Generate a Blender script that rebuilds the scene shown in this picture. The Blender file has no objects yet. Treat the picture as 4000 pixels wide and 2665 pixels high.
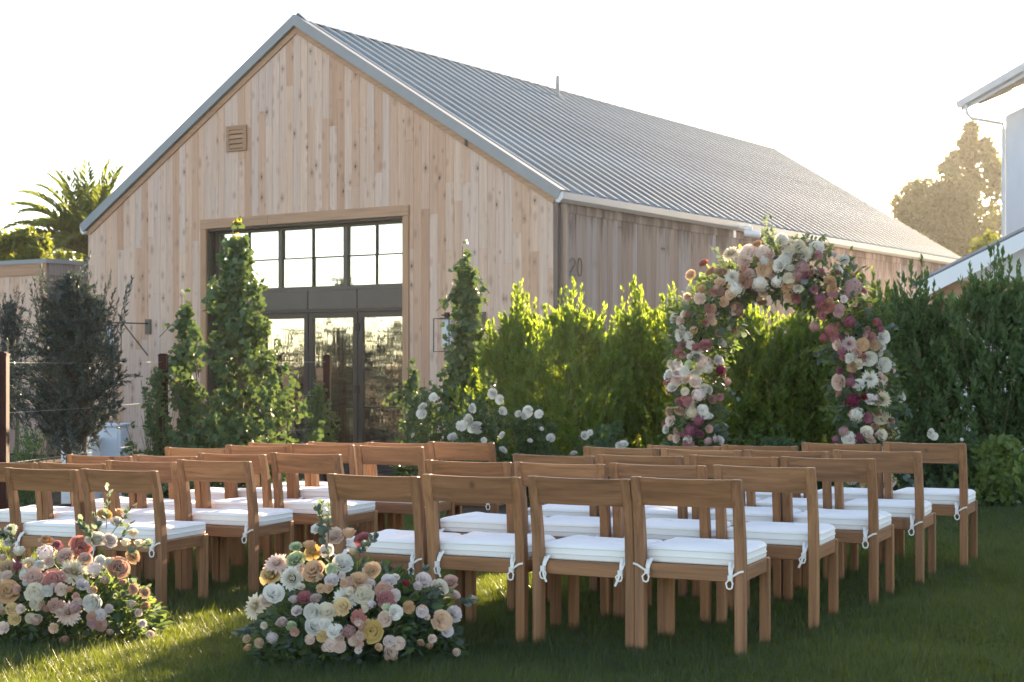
import bpy, bmesh, math, random
import numpy as np
from mathutils import Vector, Matrix

# ------------------------------------------------------------------ camera, sky, sun, exposure
scene = bpy.context.scene
C = scene.collection
PI = math.pi
rad = math.radians

FOC = 6120.0 / 4000.0                     # focal length over picture width
EYE = 1.3
cam_data = bpy.data.cameras.new('camera')
cam = bpy.data.objects.new('camera', cam_data)
C.objects.link(cam)
cam.location = (0, 0, EYE)
cam.rotation_euler = (PI / 2, 0, 0)
cam_data.sensor_width = 36
cam_data.lens = FOC * 36
cam_data.shift_y = (1422 - 1332.5) / 4000
cam_data.clip_end = 2000
cam_data.dof.use_dof = True
cam_data.dof.focus_distance = 8.2
cam_data.dof.aperture_fstop = 7.0
scene.camera = cam

SUN_AZ, SUN_EL = rad(25), rad(15.0)       # azimuth to the right of the view, elevation
world = bpy.data.worlds.new('World')
scene.world = world
world.use_nodes = True
wn = world.node_tree
bg = wn.nodes['Background']
sky = wn.nodes.new('ShaderNodeTexSky')
sky.sky_type = 'NISHITA'
sky.sun_disc = False
sky.sun_elevation = SUN_EL
sky.sun_rotation = SUN_AZ
sky.dust_density = 0.6
sky.air_density = 0.75
sky.ozone_density = 1.0
wn.links.new(sky.outputs[0], bg.inputs[0])
bg.inputs[1].default_value = 0.12

sd = bpy.data.lights.new('sun', 'SUN')
sd.energy = 5.0
sd.angle = rad(0.53)
sd.color = (1.0, 0.86, 0.66)
sun = bpy.data.objects.new('sun', sd)
C.objects.link(sun)
sv = Vector((math.sin(SUN_AZ) * math.cos(SUN_EL), math.cos(SUN_AZ) * math.cos(SUN_EL), math.sin(SUN_EL)))
sun.rotation_euler = sv.to_track_quat('Z', 'Y').to_euler()
sun.location = (20, 40, 30)

vs = scene.view_settings
vs.view_transform = 'Standard'
vs.look = 'None'
vs.gamma = 1.0
vs.use_curve_mapping = False
vs.exposure = 2.45
vs.use_white_balance = True
vs.white_balance_temperature = 8000
vs.white_balance_tint = 14
scene.cycles.use_denoising = True
scene.cycles.max_bounces = 6
scene.cycles.transparent_max_bounces = 8
scene.cycles.use_adaptive_sampling = True
scene.cycles.adaptive_threshold = 0.015

# ------------------------------------------------------------------ helpers
def W(px, py, d):
    """the point at depth d that stands at (px, py) of a 2353 pixel wide view"""
    return Vector(((px * 1.7 - 2000) / 6120 * d, d, EYE + (1422 - py * 1.7) / 6120 * d))

def sstep(a, b, t):
    t = min(1, max(0, (t - a) / (b - a)))
    return t * t * (3 - 2 * t)

def ground(x, y):
    xx = max(-6, min(6, x))
    yy = max(2, min(14, y))
    h = 0.02 * xx - 0.008 * (yy - 7)
    return h + (-0.80 - h) * sstep(14.6, 24, y)

def mesh_np(name, V, F, smooth=False, attr=None):
    """V (n,3), F (m,k) of one size k, or a list of such arrays"""
    Fs = F if isinstance(F, list) else [F]
    me = bpy.data.meshes.new(name)
    V = np.asarray(V, dtype=np.float32)
    me.vertices.add(len(V))
    me.vertices.foreach_set('co', V.ravel())
    nl = sum(f.size for f in Fs)
    npoly = sum(len(f) for f in Fs)
    me.loops.add(nl)
    me.polygons.add(npoly)
    li = np.concatenate([np.asarray(f, dtype=np.int32).ravel() for f in Fs])
    me.loops.foreach_set('vertex_index', li)
    tot = np.concatenate([np.full(len(f), f.shape[1], dtype=np.int32) for f in Fs])
    st = np.concatenate([[0], np.cumsum(tot)[:-1]]).astype(np.int32)
    me.polygons.foreach_set('loop_start', st)
    me.polygons.foreach_set('loop_total', tot)
    if smooth:
        me.polygons.foreach_set('use_smooth', np.ones(npoly, dtype=bool))
    if attr is not None:
        for k, a in attr.items():
            at = me.attributes.new(k, 'FLOAT', 'POINT')
            at.data.foreach_set('value', np.asarray(a, dtype=np.float32))
    me.update(calc_edges=True)
    return me

class MB:
    """collects simple solids into one mesh"""
    def __init__(s):
        s.v, s.f = [], []
    def add(s, vs_, fs):
        o = len(s.v)
        s.v += [tuple(v) for v in vs_]
        s.f += [tuple(i + o for i in f) for f in fs]
        return s
    def box(s, x0, x1, y0, y1, z0, z1):
        v = [(x0, y0, z0), (x1, y0, z0), (x1, y1, z0), (x0, y1, z0), (x0, y0, z1), (x1, y0, z1), (x1, y1, z1), (x0, y1, z1)]
        return s.add(v, [(0, 3, 2, 1), (4, 5, 6, 7), (0, 1, 5, 4), (1, 2, 6, 5), (2, 3, 7, 6), (3, 0, 4, 7)])
    def prism(s, poly, axis, a, b):
        """poly of 2D points extruded along axis from a to b"""
        n = len(poly)
        def mk(p, t):
            return {'x': (t, p[0], p[1]), 'y': (p[0], t, p[1]), 'z': (p[0], p[1], t)}[axis]
        v = [mk(p, a) for p in poly] + [mk(p, b) for p in poly]
        f = [tuple(range(n)), tuple(range(2 * n - 1, n - 1, -1))]
        f += [(i, i + n, (i + 1) % n + n, (i + 1) % n) for i in range(n)]
        return s.add(v, f)
    def tube(s, pts, r, n=6, r1=None, cap=True):
        pts = [Vector(p) for p in pts]
        m = len(pts)
        o = len(s.v)
        up = Vector((0.13, 0.31, 0.94)).normalized()
        for i, p in enumerate(pts):
            d = (pts[min(i + 1, m - 1)] - pts[max(i - 1, 0)]).normalized()
            a = d.cross(up)
            if a.length < 1e-3:
                a = d.cross(Vector((1, 0, 0)))
            a.normalize()
            b = d.cross(a)
            rr = r if r1 is None else r + (r1 - r) * i / max(1, m - 1)
            for k in range(n):
                t = 2 * PI * k / n
                s.v.append(tuple(p + a * (rr * math.cos(t)) + b * (rr * math.sin(t))))
        for i in range(m - 1):
            for k in range(n):
                k2 = (k + 1) % n
                s.f.append((o + i * n + k, o + i * n + k2, o + (i + 1) * n + k2, o + (i + 1) * n + k))
        if cap:
            s.f.append(tuple(o + k for k in range(n - 1, -1, -1)))
            s.f.append(tuple(o + (m - 1) * n + k for k in range(n)))
        return s
    def mesh(s, name, smooth=False, bevel=0, seg=1):
        me = bpy.data.meshes.new(name)
        me.from_pydata(s.v, [], s.f)
        bm = bmesh.new()
        bm.from_mesh(me)
        bmesh.ops.recalc_face_normals(bm, faces=bm.faces)
        if bevel:
            bmesh.ops.bevel(bm, geom=list(bm.edges), offset=bevel, segments=seg, affect='EDGES', profile=0.6)
        bm.to_mesh(me)
        bm.free()
        if smooth:
            me.polygons.foreach_set('use_smooth', [True] * len(me.polygons))
        me.update()
        return me

def obj(name, me, mat=None, parent=None, loc=None, rot=None, scale=None, kind=None):
    o = bpy.data.objects.new(name, me)
    C.objects.link(o)
    if mat is not None and me is not None and len(me.materials) == 0:
        me.materials.append(mat)
    if parent is not None:
        o.parent = parent
    if loc is not None:
        o.location = loc
    if rot is not None:
        o.rotation_euler = rot
    if scale is not None:
        o.scale = scale if hasattr(scale, '__len__') else (scale,) * 3
    if kind:
        o['kind'] = kind
    return o

def tag(o, label, cat, group=None):
    o['label'] = label
    o['category'] = cat
    if group:
        o['group'] = group
    return o

def thing(name, label, cat, loc=(0, 0, 0), rotz=0, group=None):
    o = bpy.data.objects.new(name, None)
    C.objects.link(o)
    o.empty_display_size = 0.2
    o.location = loc
    o.rotation_euler = (0, 0, rotz)
    return tag(o, label, cat, group)

# ------------------------------------------------------------------ materials
def new_mat(name):
    m = bpy.data.materials.new(name)
    m.use_nodes = True
    nt = m.node_tree
    for n in list(nt.nodes):
        nt.nodes.remove(n)
    out = nt.nodes.new('ShaderNodeOutputMaterial')
    return m, nt, out

class N:
    """short hand for node building"""
    def __init__(s, nt):
        s.nt = nt
    def new(s, t, **kw):
        n = s.nt.nodes.new(t)
        for k, v in kw.items():
            setattr(n, k, v)
        return n
    def link(s, a, b):
        s.nt.links.new(a, b)
    def val(s, sock, v):
        if isinstance(v, bpy.types.NodeSocket):
            s.nt.links.new(v, sock)
        else:
            sock.default_value = v
    def math(s, op, a, b=0.0, c=None, clamp=False):
        n = s.new('ShaderNodeMath', operation=op, use_clamp=clamp)
        s.val(n.inputs[0], a)
        s.val(n.inputs[1], b)
        if c is not None:
            s.val(n.inputs[2], c)
        return n.outputs[0]
    def mapr(s, v, a, b, c=0.0, d=1.0, smooth=False):
        n = s.new('ShaderNodeMapRange')
        n.interpolation_type = 'SMOOTHSTEP' if smooth else 'LINEAR'
        for i, q in enumerate((v, a, b, c, d)):
            s.val(n.inputs[i], q)
        return n.outputs[0]
    def mix(s, f, a, b, blend='MIX'):
        n = s.new('ShaderNodeMix', data_type='RGBA', blend_type=blend)
        n.clamp_factor = True
        s.val(n.inputs[0], f)
        s.val(n.inputs[6], a if isinstance(a, bpy.types.NodeSocket) else (*a, 1) if len(a) == 3 else a)
        s.val(n.inputs[7], b if isinstance(b, bpy.types.NodeSocket) else (*b, 1) if len(b) == 3 else b)
        return n.outputs[2]
    def ramp(s, f, stops, interp='LINEAR'):
        n = s.new('ShaderNodeValToRGB')
        n.color_ramp.interpolation = interp
        e = n.color_ramp.elements
        while len(e) < len(stops):
            e.new(0.5)
        for i, (p, c) in enumerate(stops):
            e[i].position = p
            e[i].color = (*c, 1)
        s.val(n.inputs[0], f)
        return n.outputs[0]
    def noise(s, vec, scale, detail=3, rough=0.55, dist=0.0):
        n = s.new('ShaderNodeTexNoise')
        if vec is not None:
            s.link(vec, n.inputs['Vector'])
        n.inputs['Scale'].default_value = scale
        n.inputs['Detail'].default_value = detail
        n.inputs['Roughness'].default_value = rough
        n.inputs['Distortion'].default_value = dist
        return n.outputs[0]
    def vmul(s, vec, xyz, add=None):
        n = s.new('ShaderNodeVectorMath', operation='MULTIPLY')
        s.link(vec, n.inputs[0])
        n.inputs[1].default_value = xyz
        r = n.outputs[0]
        if add is not None:
            m = s.new('ShaderNodeVectorMath', operation='ADD')
            s.link(r, m.inputs[0])
            s.val(m.inputs[1], add)
            r = m.outputs[0]
        return r
    def coord(s, which='Object'):
        return s.new('ShaderNodeTexCoord').outputs[which]
    def rand(s):
        return s.new('ShaderNodeObjectInfo').outputs['Random']
    def randvec(s):
        c = s.new('ShaderNodeCombineXYZ')
        r = s.rand()
        s.link(s.math('MULTIPLY', r, 37.0), c.inputs[0])
        s.link(s.math('MULTIPLY', r, 91.0), c.inputs[1])
        s.link(s.math('MULTIPLY', r, 53.0), c.inputs[2])
        return c.outputs[0]
    def attr(s, name):
        return s.new('ShaderNodeAttribute', attribute_name=name).outputs['Fac']
    def bump(s, h, strength, dist=0.01):
        n = s.new('ShaderNodeBump')
        n.inputs['Strength'].default_value = strength
        n.inputs['Distance'].default_value = dist
        s.link(h, n.inputs['Height'])
        return n.outputs[0]
    def principled(s, out, col, rough=0.6, metal=0.0, normal=None, spec=None, **kw):
        p = s.new('ShaderNodeBsdfPrincipled')
        s.val(p.inputs['Base Color'], col if isinstance(col, bpy.types.NodeSocket) else (*col, 1))
        s.val(p.inputs['Roughness'], rough)
        s.val(p.inputs['Metallic'], metal)
        if spec is not None:
            p.inputs['Specular IOR Level'].default_value = spec
        for k, v in kw.items():
            s.val(p.inputs[k], v)
        if normal is not None:
            s.link(normal, p.inputs['Normal'])
        if out is not None:
            s.link(p.outputs[0], out.inputs[0])
        return p.outputs[0]

def plain(name, col, rough=0.6, metal=0.0, var=0.0, scale=6.0, spec=None, bump=0.0):
    m, nt, out = new_mat(name)
    n = N(nt)
    c = col
    nb = None
    if var or bump:
        t = n.noise(n.coord(), scale, 4)
        if var:
            lo = tuple(max(0, x * (1 - var)) for x in col)
            hi = tuple(min(1, x * (1 + var)) for x in col)
            c = n.ramp(t, [(0.3, lo), (0.7, hi)])
        if bump:
            nb = n.bump(t, bump)
    n.principled(out, c, rough, metal, nb, spec)
    return m

def wood(name, stops, axis, grain=(22, 1.1), dark=0.75, knots=None, rough=0.62, stain=None, bump=0.15, spec=0.3):
    """wood with grain along local axis ('x' or 'z'); stops = ramp over the per-object random"""
    m, nt, out = new_mat(name)
    n = N(nt)
    co = n.coord()
    rv = n.randvec()
    g, l = grain
    sc = {'x': (l, g, g), 'z': (g, g, l), 'y': (g, l, g)}[axis]
    v = n.vmul(co, sc, rv)
    t1 = n.noise(v, 1.0, 5, 0.6, 0.6)
    v2 = n.vmul(co, tuple(q * 4 for q in sc), rv)
    t2 = n.noise(v2, 1.0, 3, 0.6)
    base = n.ramp(n.rand(), stops)
    mod = n.mapr(t1, 0.3, 0.72, dark, 1.12)
    mod2 = n.mapr(t2, 0.25, 0.75, 0.9, 1.06)
    mul = n.math('MULTIPLY', mod, mod2)
    c = n.new('ShaderNodeVectorMath', operation='SCALE')
    n.link(base, c.inputs[0])
    n.link(mul, c.inputs[3])
    col = c.outputs[0]
    if knots:
        kx, kz, size, kcol = knots
        ks = {'x': (kz, kx, 0.0), 'z': (kx, 0.0, kz), 'y': (0.0, kz, kx)}[axis]
        kv = n.vmul(co, ks, rv)
        vo = n.new('ShaderNodeTexVoronoi', feature='F1')
        n.link(kv, vo.inputs['Vector'])
        vo.inputs['Scale'].default_value = 1.0
        rnd = n.new('ShaderNodeSeparateColor')
        n.link(vo.outputs['Color'], rnd.inputs[0])
        ksz = n.math('MULTIPLY', rnd.outputs[0], size)
        k = n.mapr(vo.outputs['Distance'], n.math('MULTIPLY', ksz, 0.45), ksz, 1.0, 0.0, True)
        halo = n.mapr(vo.outputs['Distance'], ksz, n.math('MULTIPLY', ksz, 3.5), 0.35, 0.0, True)
        col = n.mix(halo, col, tuple(q * 2.4 for q in kcol))
        col = n.mix(k, col, kcol)
    if stain:
        z0, z1, scol, amt = stain           # stain hanging down from z1 to about z0, streaky
        sx = n.new('ShaderNodeSeparateXYZ')
        gx = n.new('ShaderNodeNewGeometry')
        n.link(gx.outputs['Position'], sx.inputs[0])
        sv_ = n.vmul(gx.outputs['Position'], (3.0, 3.0, 0.5))
        st = n.noise(sv_, 1.0, 5, 0.65, 0.3)
        h = n.mapr(sx.outputs[2], z0, z1, 0.0, 1.0)
        k = n.mapr(n.math('ADD', h, n.math('MULTIPLY', n.math('SUBTRACT', st, 0.5), 2.2)), 0.55, 1.15, 0.0, amt, True)
        col = n.mix(k, col, scol)
    nb = n.bump(t1, bump, 0.004)
    n.principled(out, col, rough, 0.0, nb, spec)
    return m

def leaf_mat(name, cols, trans, tfac=0.45, rough=0.45, spec=0.35):
    """cols = ramp over the per-leaf random; trans = tint of the light that comes through"""
    m, nt, out = new_mat(name)
    n = N(nt)
    r = n.attr('rnd')
    c = n.ramp(r, cols)
    p = n.principled(None, c, rough, 0.0, None, spec)
    t = n.new('ShaderNodeBsdfTranslucent')
    tc = n.mix(0.35, trans, c)
    n.link(tc, t.inputs[0])
    mx = n.new('ShaderNodeMixShader')
    mx.inputs[0].default_value = tfac
    n.link(p, mx.inputs[1])
    n.link(t.outputs[0], mx.inputs[2])
    n.link(mx.outputs[0], out.inputs[0])
    return m

M = {}
cedar = [(0.0, (0.51, 0.295, 0.195)), (0.18, (0.60, 0.39, 0.28)), (0.36, (0.54, 0.395, 0.325)), (0.55, (0.62, 0.42, 0.31)), (0.75, (0.58, 0.42, 0.345)), (0.9, (0.55, 0.34, 0.235)), (1.0, (0.46, 0.255, 0.165))]
M['cedar'] = wood('cedar_boards', cedar, 'z', grain=(34, 0.9), dark=0.80, knots=(6.2, 3.4, 0.17, (0.07, 0.038, 0.025)), rough=0.75, bump=0.08)
grey = [(0.0, (0.27, 0.185, 0.145)), (0.3, (0.32, 0.28, 0.27)), (0.6, (0.25, 0.185, 0.155)), (0.8, (0.30, 0.22, 0.185)), (1.0, (0.35, 0.335, 0.345))]
M['weathered'] = wood('weathered_boards', grey, 'z', grain=(30, 0.7), dark=0.72, knots=(5.2, 2.0, 0.10, (0.06, 0.04, 0.035)), rough=0.8, stain=(2.5, 4.3, (0.075, 0.048, 0.04), 0.95), bump=0.12)
M['cedar_x'] = wood('cedar_beam', [(0, (0.46, 0.27, 0.165)), (1, (0.38, 0.205, 0.12))], 'x', grain=(24, 0.8), dark=0.7, knots=(4.0, 1.2, 0.12, (0.1, 0.055, 0.035)), rough=0.72)
M['cedar_z'] = wood('cedar_post', [(0, (0.46, 0.27, 0.16)), (1, (0.42, 0.235, 0.135))], 'z', grain=(24, 0.8), dark=0.7, knots=(5.0, 1.6, 0.12, (0.1, 0.055, 0.035)), rough=0.72)
teak = [(0.0, (0.26, 0.112, 0.048)), (0.35, (0.345, 0.153, 0.066)), (0.7, (0.30, 0.140, 0.069)), (1.0, (0.395, 0.186, 0.082))]
M['teak_z'] = wood('teak_upright', teak, 'z', grain=(46, 1.7), dark=0.52, knots=(9, 2.2, 0.07, (0.10, 0.045, 0.022)), rough=0.5, bump=0.1, spec=0.35)
M['teak_x'] = wood('teak_rail', teak, 'x', grain=(42, 1.9), dark=0.52, knots=(9, 3.0, 0.09, (0.10, 0.045, 0.022)), rough=0.5, bump=0.1, spec=0.35)
M['teak_y'] = wood('teak_side_rail', teak, 'y', grain=(42, 1.9), dark=0.52, rough=0.5, bump=0.1, spec=0.35)
M['roof'] = plain('zinc_roof_sheet', (0.175, 0.23, 0.265), 0.75, 0.0, 0.12, 0.8, 0.12)
M['trim_metal'] = plain('grey_metal_trim', (0.22, 0.24, 0.248), 0.6, 0.0, 0.05, 1.5)
M['gutter'] = plain('pale_metal_gutter', (0.46, 0.48, 0.50), 0.4, 0.2, 0.05, 1.5)
M['bronze'] = plain('bronze_metal', (0.036, 0.026, 0.020), 0.45, 0.3, 0.08, 3)
M['bronze_pale'] = plain('pale_bronze_metal', (0.072, 0.058, 0.047), 0.45, 0.3, 0.08, 3)
M['brown_metal'] = plain('brown_downspout', (0.085, 0.058, 0.05), 0.45, 0.1, 0.08, 3)
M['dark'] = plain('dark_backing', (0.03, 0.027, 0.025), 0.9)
M['iron'] = plain('black_iron', (0.025, 0.02, 0.018), 0.5, 0.5)
M['white_plastic'] = plain('white_plastic', (0.75, 0.76, 0.76), 0.4)
M['white_paint'] = plain('white_paint', (0.76, 0.77, 0.78), 0.6, 0, 0.03, 2)
M['soffit'] = plain('soffit_boards', (0.66, 0.62, 0.56), 0.7, 0, 0.05, 3)
M['post_red'] = plain('red_brown_post', (0.036, 0.0095, 0.0075), 0.65, 0, 0.2, 5, 0.15)
M['cabinet'] = plain('grey_cabinet', (0.48, 0.52, 0.57), 0.5, 0, 0.03, 3)
M['cabinet_white'] = plain('white_cabinet', (0.78, 0.74, 0.68), 0.5, 0, 0.03, 3)
M['bark'] = plain('bark', (0.10, 0.075, 0.055), 0.9, 0, 0.35, 22, bump=0.4)
M['twig'] = plain('green_twig', (0.12, 0.10, 0.05), 0.8, 0, 0.3, 20)
M['stem'] = plain('green_stem', (0.07, 0.11, 0.035), 0.7, 0, 0.3, 20)
M['slate'] = plain('dark_shingle', (0.12, 0.13, 0.14), 0.8, 0, 0.2, 9)

def cloth(name, col):
    m, nt, out = new_mat(name)
    n = N(nt)
    co = n.coord()
    w = n.noise(co, 260, 2)
    big = n.noise(n.vmul(co, (7, 7, 16), n.randvec()), 1.0, 3)
    c = n.ramp(big, [(0.3, tuple(q * 0.96 for q in col)), (0.7, col)])
    h = n.math('ADD', n.math('MULTIPLY', w, 0.12), big)
    n.principled(out, c, 0.9, 0.0, n.bump(h, 0.35, 0.012), 0.15)
    return m
M['cushion'] = cloth('white_canvas', (0.80, 0.79, 0.765))
M['tape'] = cloth('ivory_tape', (0.74, 0.71, 0.66))

def glass_mat():
    m, nt, out = new_mat('coated_glass')
    n = N(nt)
    co = n.coord()
    wv = n.noise(n.vmul(co, (9, 9, 0.35), n.randvec()), 1.0, 2)
    nb = n.bump(wv, 0.05, 0.02)
    gl = n.new('ShaderNodeBsdfGlossy')
    gl.inputs['Color'].default_value = (0.93, 0.92, 0.86, 1)
    gl.inputs['Roughness'].default_value = 0.012
    n.link(nb, gl.inputs['Normal'])
    tr = n.new('ShaderNodeBsdfTransparent')
    tr.inputs['Color'].default_value = (0.35, 0.36, 0.34, 1)
    mx = n.new('ShaderNodeMixShader')
    mx.inputs[0].default_value = 0.6
    n.link(tr.outputs[0], mx.inputs[1])
    n.link(gl.outputs[0], mx.inputs[2])
    n.link(mx.outputs[0], out.inputs[0])
    return m
M['glass'] = glass_mat()

def lamp_glass():
    m, nt, out = new_mat('frosted_lamp_glass')
    n = N(nt)
    p = n.principled(None, (0.66, 0.70, 0.74), 0.35)
    t = n.new('ShaderNodeBsdfTranslucent')
    t.inputs[0].default_value = (0.75, 0.78, 0.8, 1)
    mx = n.new('ShaderNodeMixShader')
    mx.inputs[0].default_value = 0.4
    n.link(p, mx.inputs[1])
    n.link(t.outputs[0], mx.inputs[2])
    n.link(mx.outputs[0], out.inputs[0])
    return m
M['frosted'] = lamp_glass()

def ground_mat(name, stops, scale, bump=0.5):
    m, nt, out = new_mat(name)
    n = N(nt)
    co = n.coord()
    a = n.noise(co, scale, 6, 0.65)
    b = n.noise(co, scale * 0.07, 3)
    f = n.math('ADD', n.math('MULTIPLY', a, 0.65), n.math('MULTIPLY', b, 0.35))
    c = n.ramp(f, stops)
    n.principled(out, c, 0.95, 0, n.bump(a, bump, 0.03), 0.1)
    return m
M['soil'] = ground_mat('bark_mulch', [(0.35, (0.03, 0.022, 0.016)), (0.5, (0.075, 0.05, 0.034)), (0.65, (0.13, 0.09, 0.062))], 28)
M['turf'] = ground_mat('turf', [(0.35, (0.009, 0.018, 0.009)), (0.5, (0.014, 0.027, 0.013)), (0.65, (0.022, 0.038, 0.018))], 30)
M['grass'] = leaf_mat('grass_blades', [(0.0, (0.007, 0.023, 0.015)), (0.5, (0.011, 0.033, 0.020)), (0.86, (0.018, 0.044, 0.027)), (0.93, (0.09, 0.11, 0.06)), (1.0, (0.20, 0.19, 0.12))],
                      (0.36, 0.44, 0.03), 0.38, 0.4, 0.35)
M['hedge'] = leaf_mat('hedge_leaves', [(0, (0.042, 0.088, 0.026)), (0.6, (0.065, 0.125, 0.034)), (1, (0.10, 0.165, 0.04))], (0.50, 0.66, 0.06), 0.52)
M['hedge_dark'] = leaf_mat('dark_hedge_leaves', [(0, (0.04, 0.09, 0.04)), (0.6, (0.065, 0.13, 0.055)), (1, (0.10, 0.17, 0.065))], (0.28, 0.42, 0.08), 0.42)
M['ginkgo'] = leaf_mat('ginkgo_leaves', [(0, (0.036, 0.076, 0.034)), (0.55, (0.056, 0.108, 0.045)), (0.92, (0.085, 0.14, 0.052)), (1, (0.16, 0.17, 0.04))], (0.16, 0.24, 0.05), 0.28)
M['ginkgo_yellow'] = leaf_mat('yellow_ginkgo_leaves', [(0, (0.6, 0.42, 0.03)), (1, (0.45, 0.42, 0.06))], (0.7, 0.5, 0.03), 0.5)
M['olive'] = leaf_mat('olive_leaves', [(0, (0.026, 0.042, 0.038)), (0.5, (0.055, 0.08, 0.073)), (0.85, (0.10, 0.13, 0.122)), (1, (0.14, 0.17, 0.16))], (0.12, 0.16, 0.1), 0.22)
M['rose_leaf'] = leaf_mat('rose_leaves', [(0, (0.028, 0.06, 0.03)), (0.6, (0.045, 0.09, 0.045)), (1, (0.08, 0.13, 0.06))], (0.28, 0.4, 0.08), 0.4)
M['light_leaf'] = leaf_mat('light_green_leaves', [(0, (0.07, 0.12, 0.035)), (0.6, (0.10, 0.17, 0.05)), (1, (0.15, 0.22, 0.07))], (0.4, 0.5, 0.08), 0.45)
M['eucalyptus'] = leaf_mat('eucalyptus_leaves', [(0, (0.06, 0.10, 0.085)), (0.6, (0.10, 0.15, 0.13)), (1, (0.15, 0.2, 0.18))], (0.3, 0.38, 0.2), 0.4)
M['palm'] = leaf_mat('palm_leaflets', [(0, (0.035, 0.07, 0.025)), (1, (0.075, 0.12, 0.035))], (0.4, 0.5, 0.06), 0.45)
M['yellow_tree'] = leaf_mat('yellow_green_leaves', [(0, (0.06, 0.09, 0.02)), (1, (0.12, 0.15, 0.03))], (0.40, 0.44, 0.05), 0.5)
M['far_tree'] = leaf_mat('far_tree_leaves', [(0, (0.05, 0.07, 0.03)), (1, (0.09, 0.11, 0.045))], (0.35, 0.34, 0.08), 0.45)

def petal_mat(name, edge, core, tf=0.35):
    m, nt, out = new_mat(name)
    n = N(nt)
    r = n.attr('rad')
    core = tuple(a * 0.85 + b * 0.05 for a, b in zip(core, edge))  # darker core: the bloom's own tint plus painted shade between petals
    c = n.ramp(r, [(0.0, core), (0.55, tuple((a * 0.35 + b * 0.65) for a, b in zip(core, edge))), (1.0, edge)])
    hv = n.new('ShaderNodeHueSaturation')
    hv.inputs['Hue'].default_value = 0.5
    n.link(n.mapr(n.rand(), 0, 1, 0.85, 1.1), hv.inputs['Value'])
    n.link(n.mapr(n.rand(), 0, 1, 1.1, 0.85), hv.inputs['Saturation'])
    n.link(c, hv.inputs['Color'])
    p = n.principled(None, hv.outputs[0], 0.65, 0, None, 0.2)
    t = n.new('ShaderNodeBsdfTranslucent')
    n.link(hv.outputs[0], t.inputs[0])
    mx = n.new('ShaderNodeMixShader')
    mx.inputs[0].default_value = tf
    n.link(p, mx.inputs[1])
    n.link(t.outputs[0], mx.inputs[2])
    n.link(mx.outputs[0], out.inputs[0])
    return m
PET = {
    'white': petal_mat('white_petals', (0.83, 0.79, 0.71), (0.78, 0.73, 0.58)),
    'cream': petal_mat('cream_petals', (0.80, 0.73, 0.58), (0.74, 0.55, 0.30)),
    'blush': petal_mat('blush_petals', (0.82, 0.64, 0.52), (0.74, 0.46, 0.34)),
    'peach': petal_mat('peach_petals', (0.76, 0.50, 0.30), (0.66, 0.31, 0.13)),
    'gold': petal_mat('golden_petals', (0.76, 0.56, 0.25), (0.58, 0.28, 0.06)),
    'dusty': petal_mat('dusty_rose_petals', (0.66, 0.39, 0.29), (0.50, 0.24, 0.17)),
    'rose': petal_mat('rose_pink_petals', (0.52, 0.21, 0.21), (0.40, 0.12, 0.12)),
    'coral': petal_mat('coral_petals', (0.62, 0.24, 0.19), (0.48, 0.14, 0.11)),
    'magenta': petal_mat('magenta_petals', (0.40, 0.14, 0.19), (0.24, 0.06, 0.09)),
    'burgundy': petal_mat('burgundy_petals', (0.24, 0.05, 0.09), (0.16, 0.03, 0.05)),
    'mauve': petal_mat('mauve_petals', (0.56, 0.34, 0.31), (0.42, 0.20, 0.19)),
    'lilac': petal_mat('lilac_white_petals', (0.78, 0.70, 0.66), (0.70, 0.56, 0.52)),
    'tan': petal_mat('tan_petals', (0.60, 0.42, 0.27), (0.42, 0.24, 0.13)),
    'brown': petal_mat('brown_rose_petals', (0.36, 0.20, 0.15), (0.25, 0.11, 0.08)),
    'green': petal_mat('pale_green_petals', (0.62, 0.69, 0.46), (0.44, 0.55, 0.22)),
    'pinkwhite': petal_mat('pink_tipped_white_petals', (0.78, 0.70, 0.62), (0.66, 0.30, 0.32)),
    'red': petal_mat('red_petals', (0.42, 0.06, 0.08), (0.32, 0.03, 0.05)),
}

# ------------------------------------------------------------------ the ground
def grid_mesh(name, xs, ys, dz):
    V = np.array([(x, y, ground(x, y) + dz) for y in ys for x in xs])
    nx = len(xs)
    F = np.array([(j * nx + i, j * nx + i + 1, (j + 1) * nx + i + 1, (j + 1) * nx + i) for j in range(len(ys) - 1) for i in range(nx - 1)])
    return mesh_np(name, V, F, True)

xs = [-900, -300, -100, -50, -30] + list(np.arange(-20, 20.1, 1.0)) + [30, 50, 100, 300, 900]
ys = [-300, -100, -40, -20, -8] + list(np.arange(-4, 34.1, 0.8)) + [40, 60, 100, 200, 400, 900, 1500]
o = obj('ground', grid_mesh('ground', xs, ys, -0.03), M['soil'], kind='structure')
o = obj('lawn', grid_mesh('lawn', list(np.arange(-14, 14.1, 0.5)), list(np.arange(-16, 13.7, 0.5)) + [13.75, 13.95], 0.0), M['turf'], kind='structure')

# ------------------------------------------------------------------ the barn
A = rad(33.8)
BARN = (0.814, 28.0, 0.0)
BW, BL, EAVE, PEAK, BASE = 12.3, 23.0, 4.31, 8.11, -0.82
SL = (PEAK - EAVE) / (BW / 2)
PH = math.atan(SL)
barn = thing('barn', 'large cedar board barn with pale blue grey metal roof and glazed doors', 'barn', BARN, -A)
rng = random.Random(7)

def top_at(x):
    return EAVE + (BW / 2 - abs(x + BW / 2)) * SL

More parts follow.
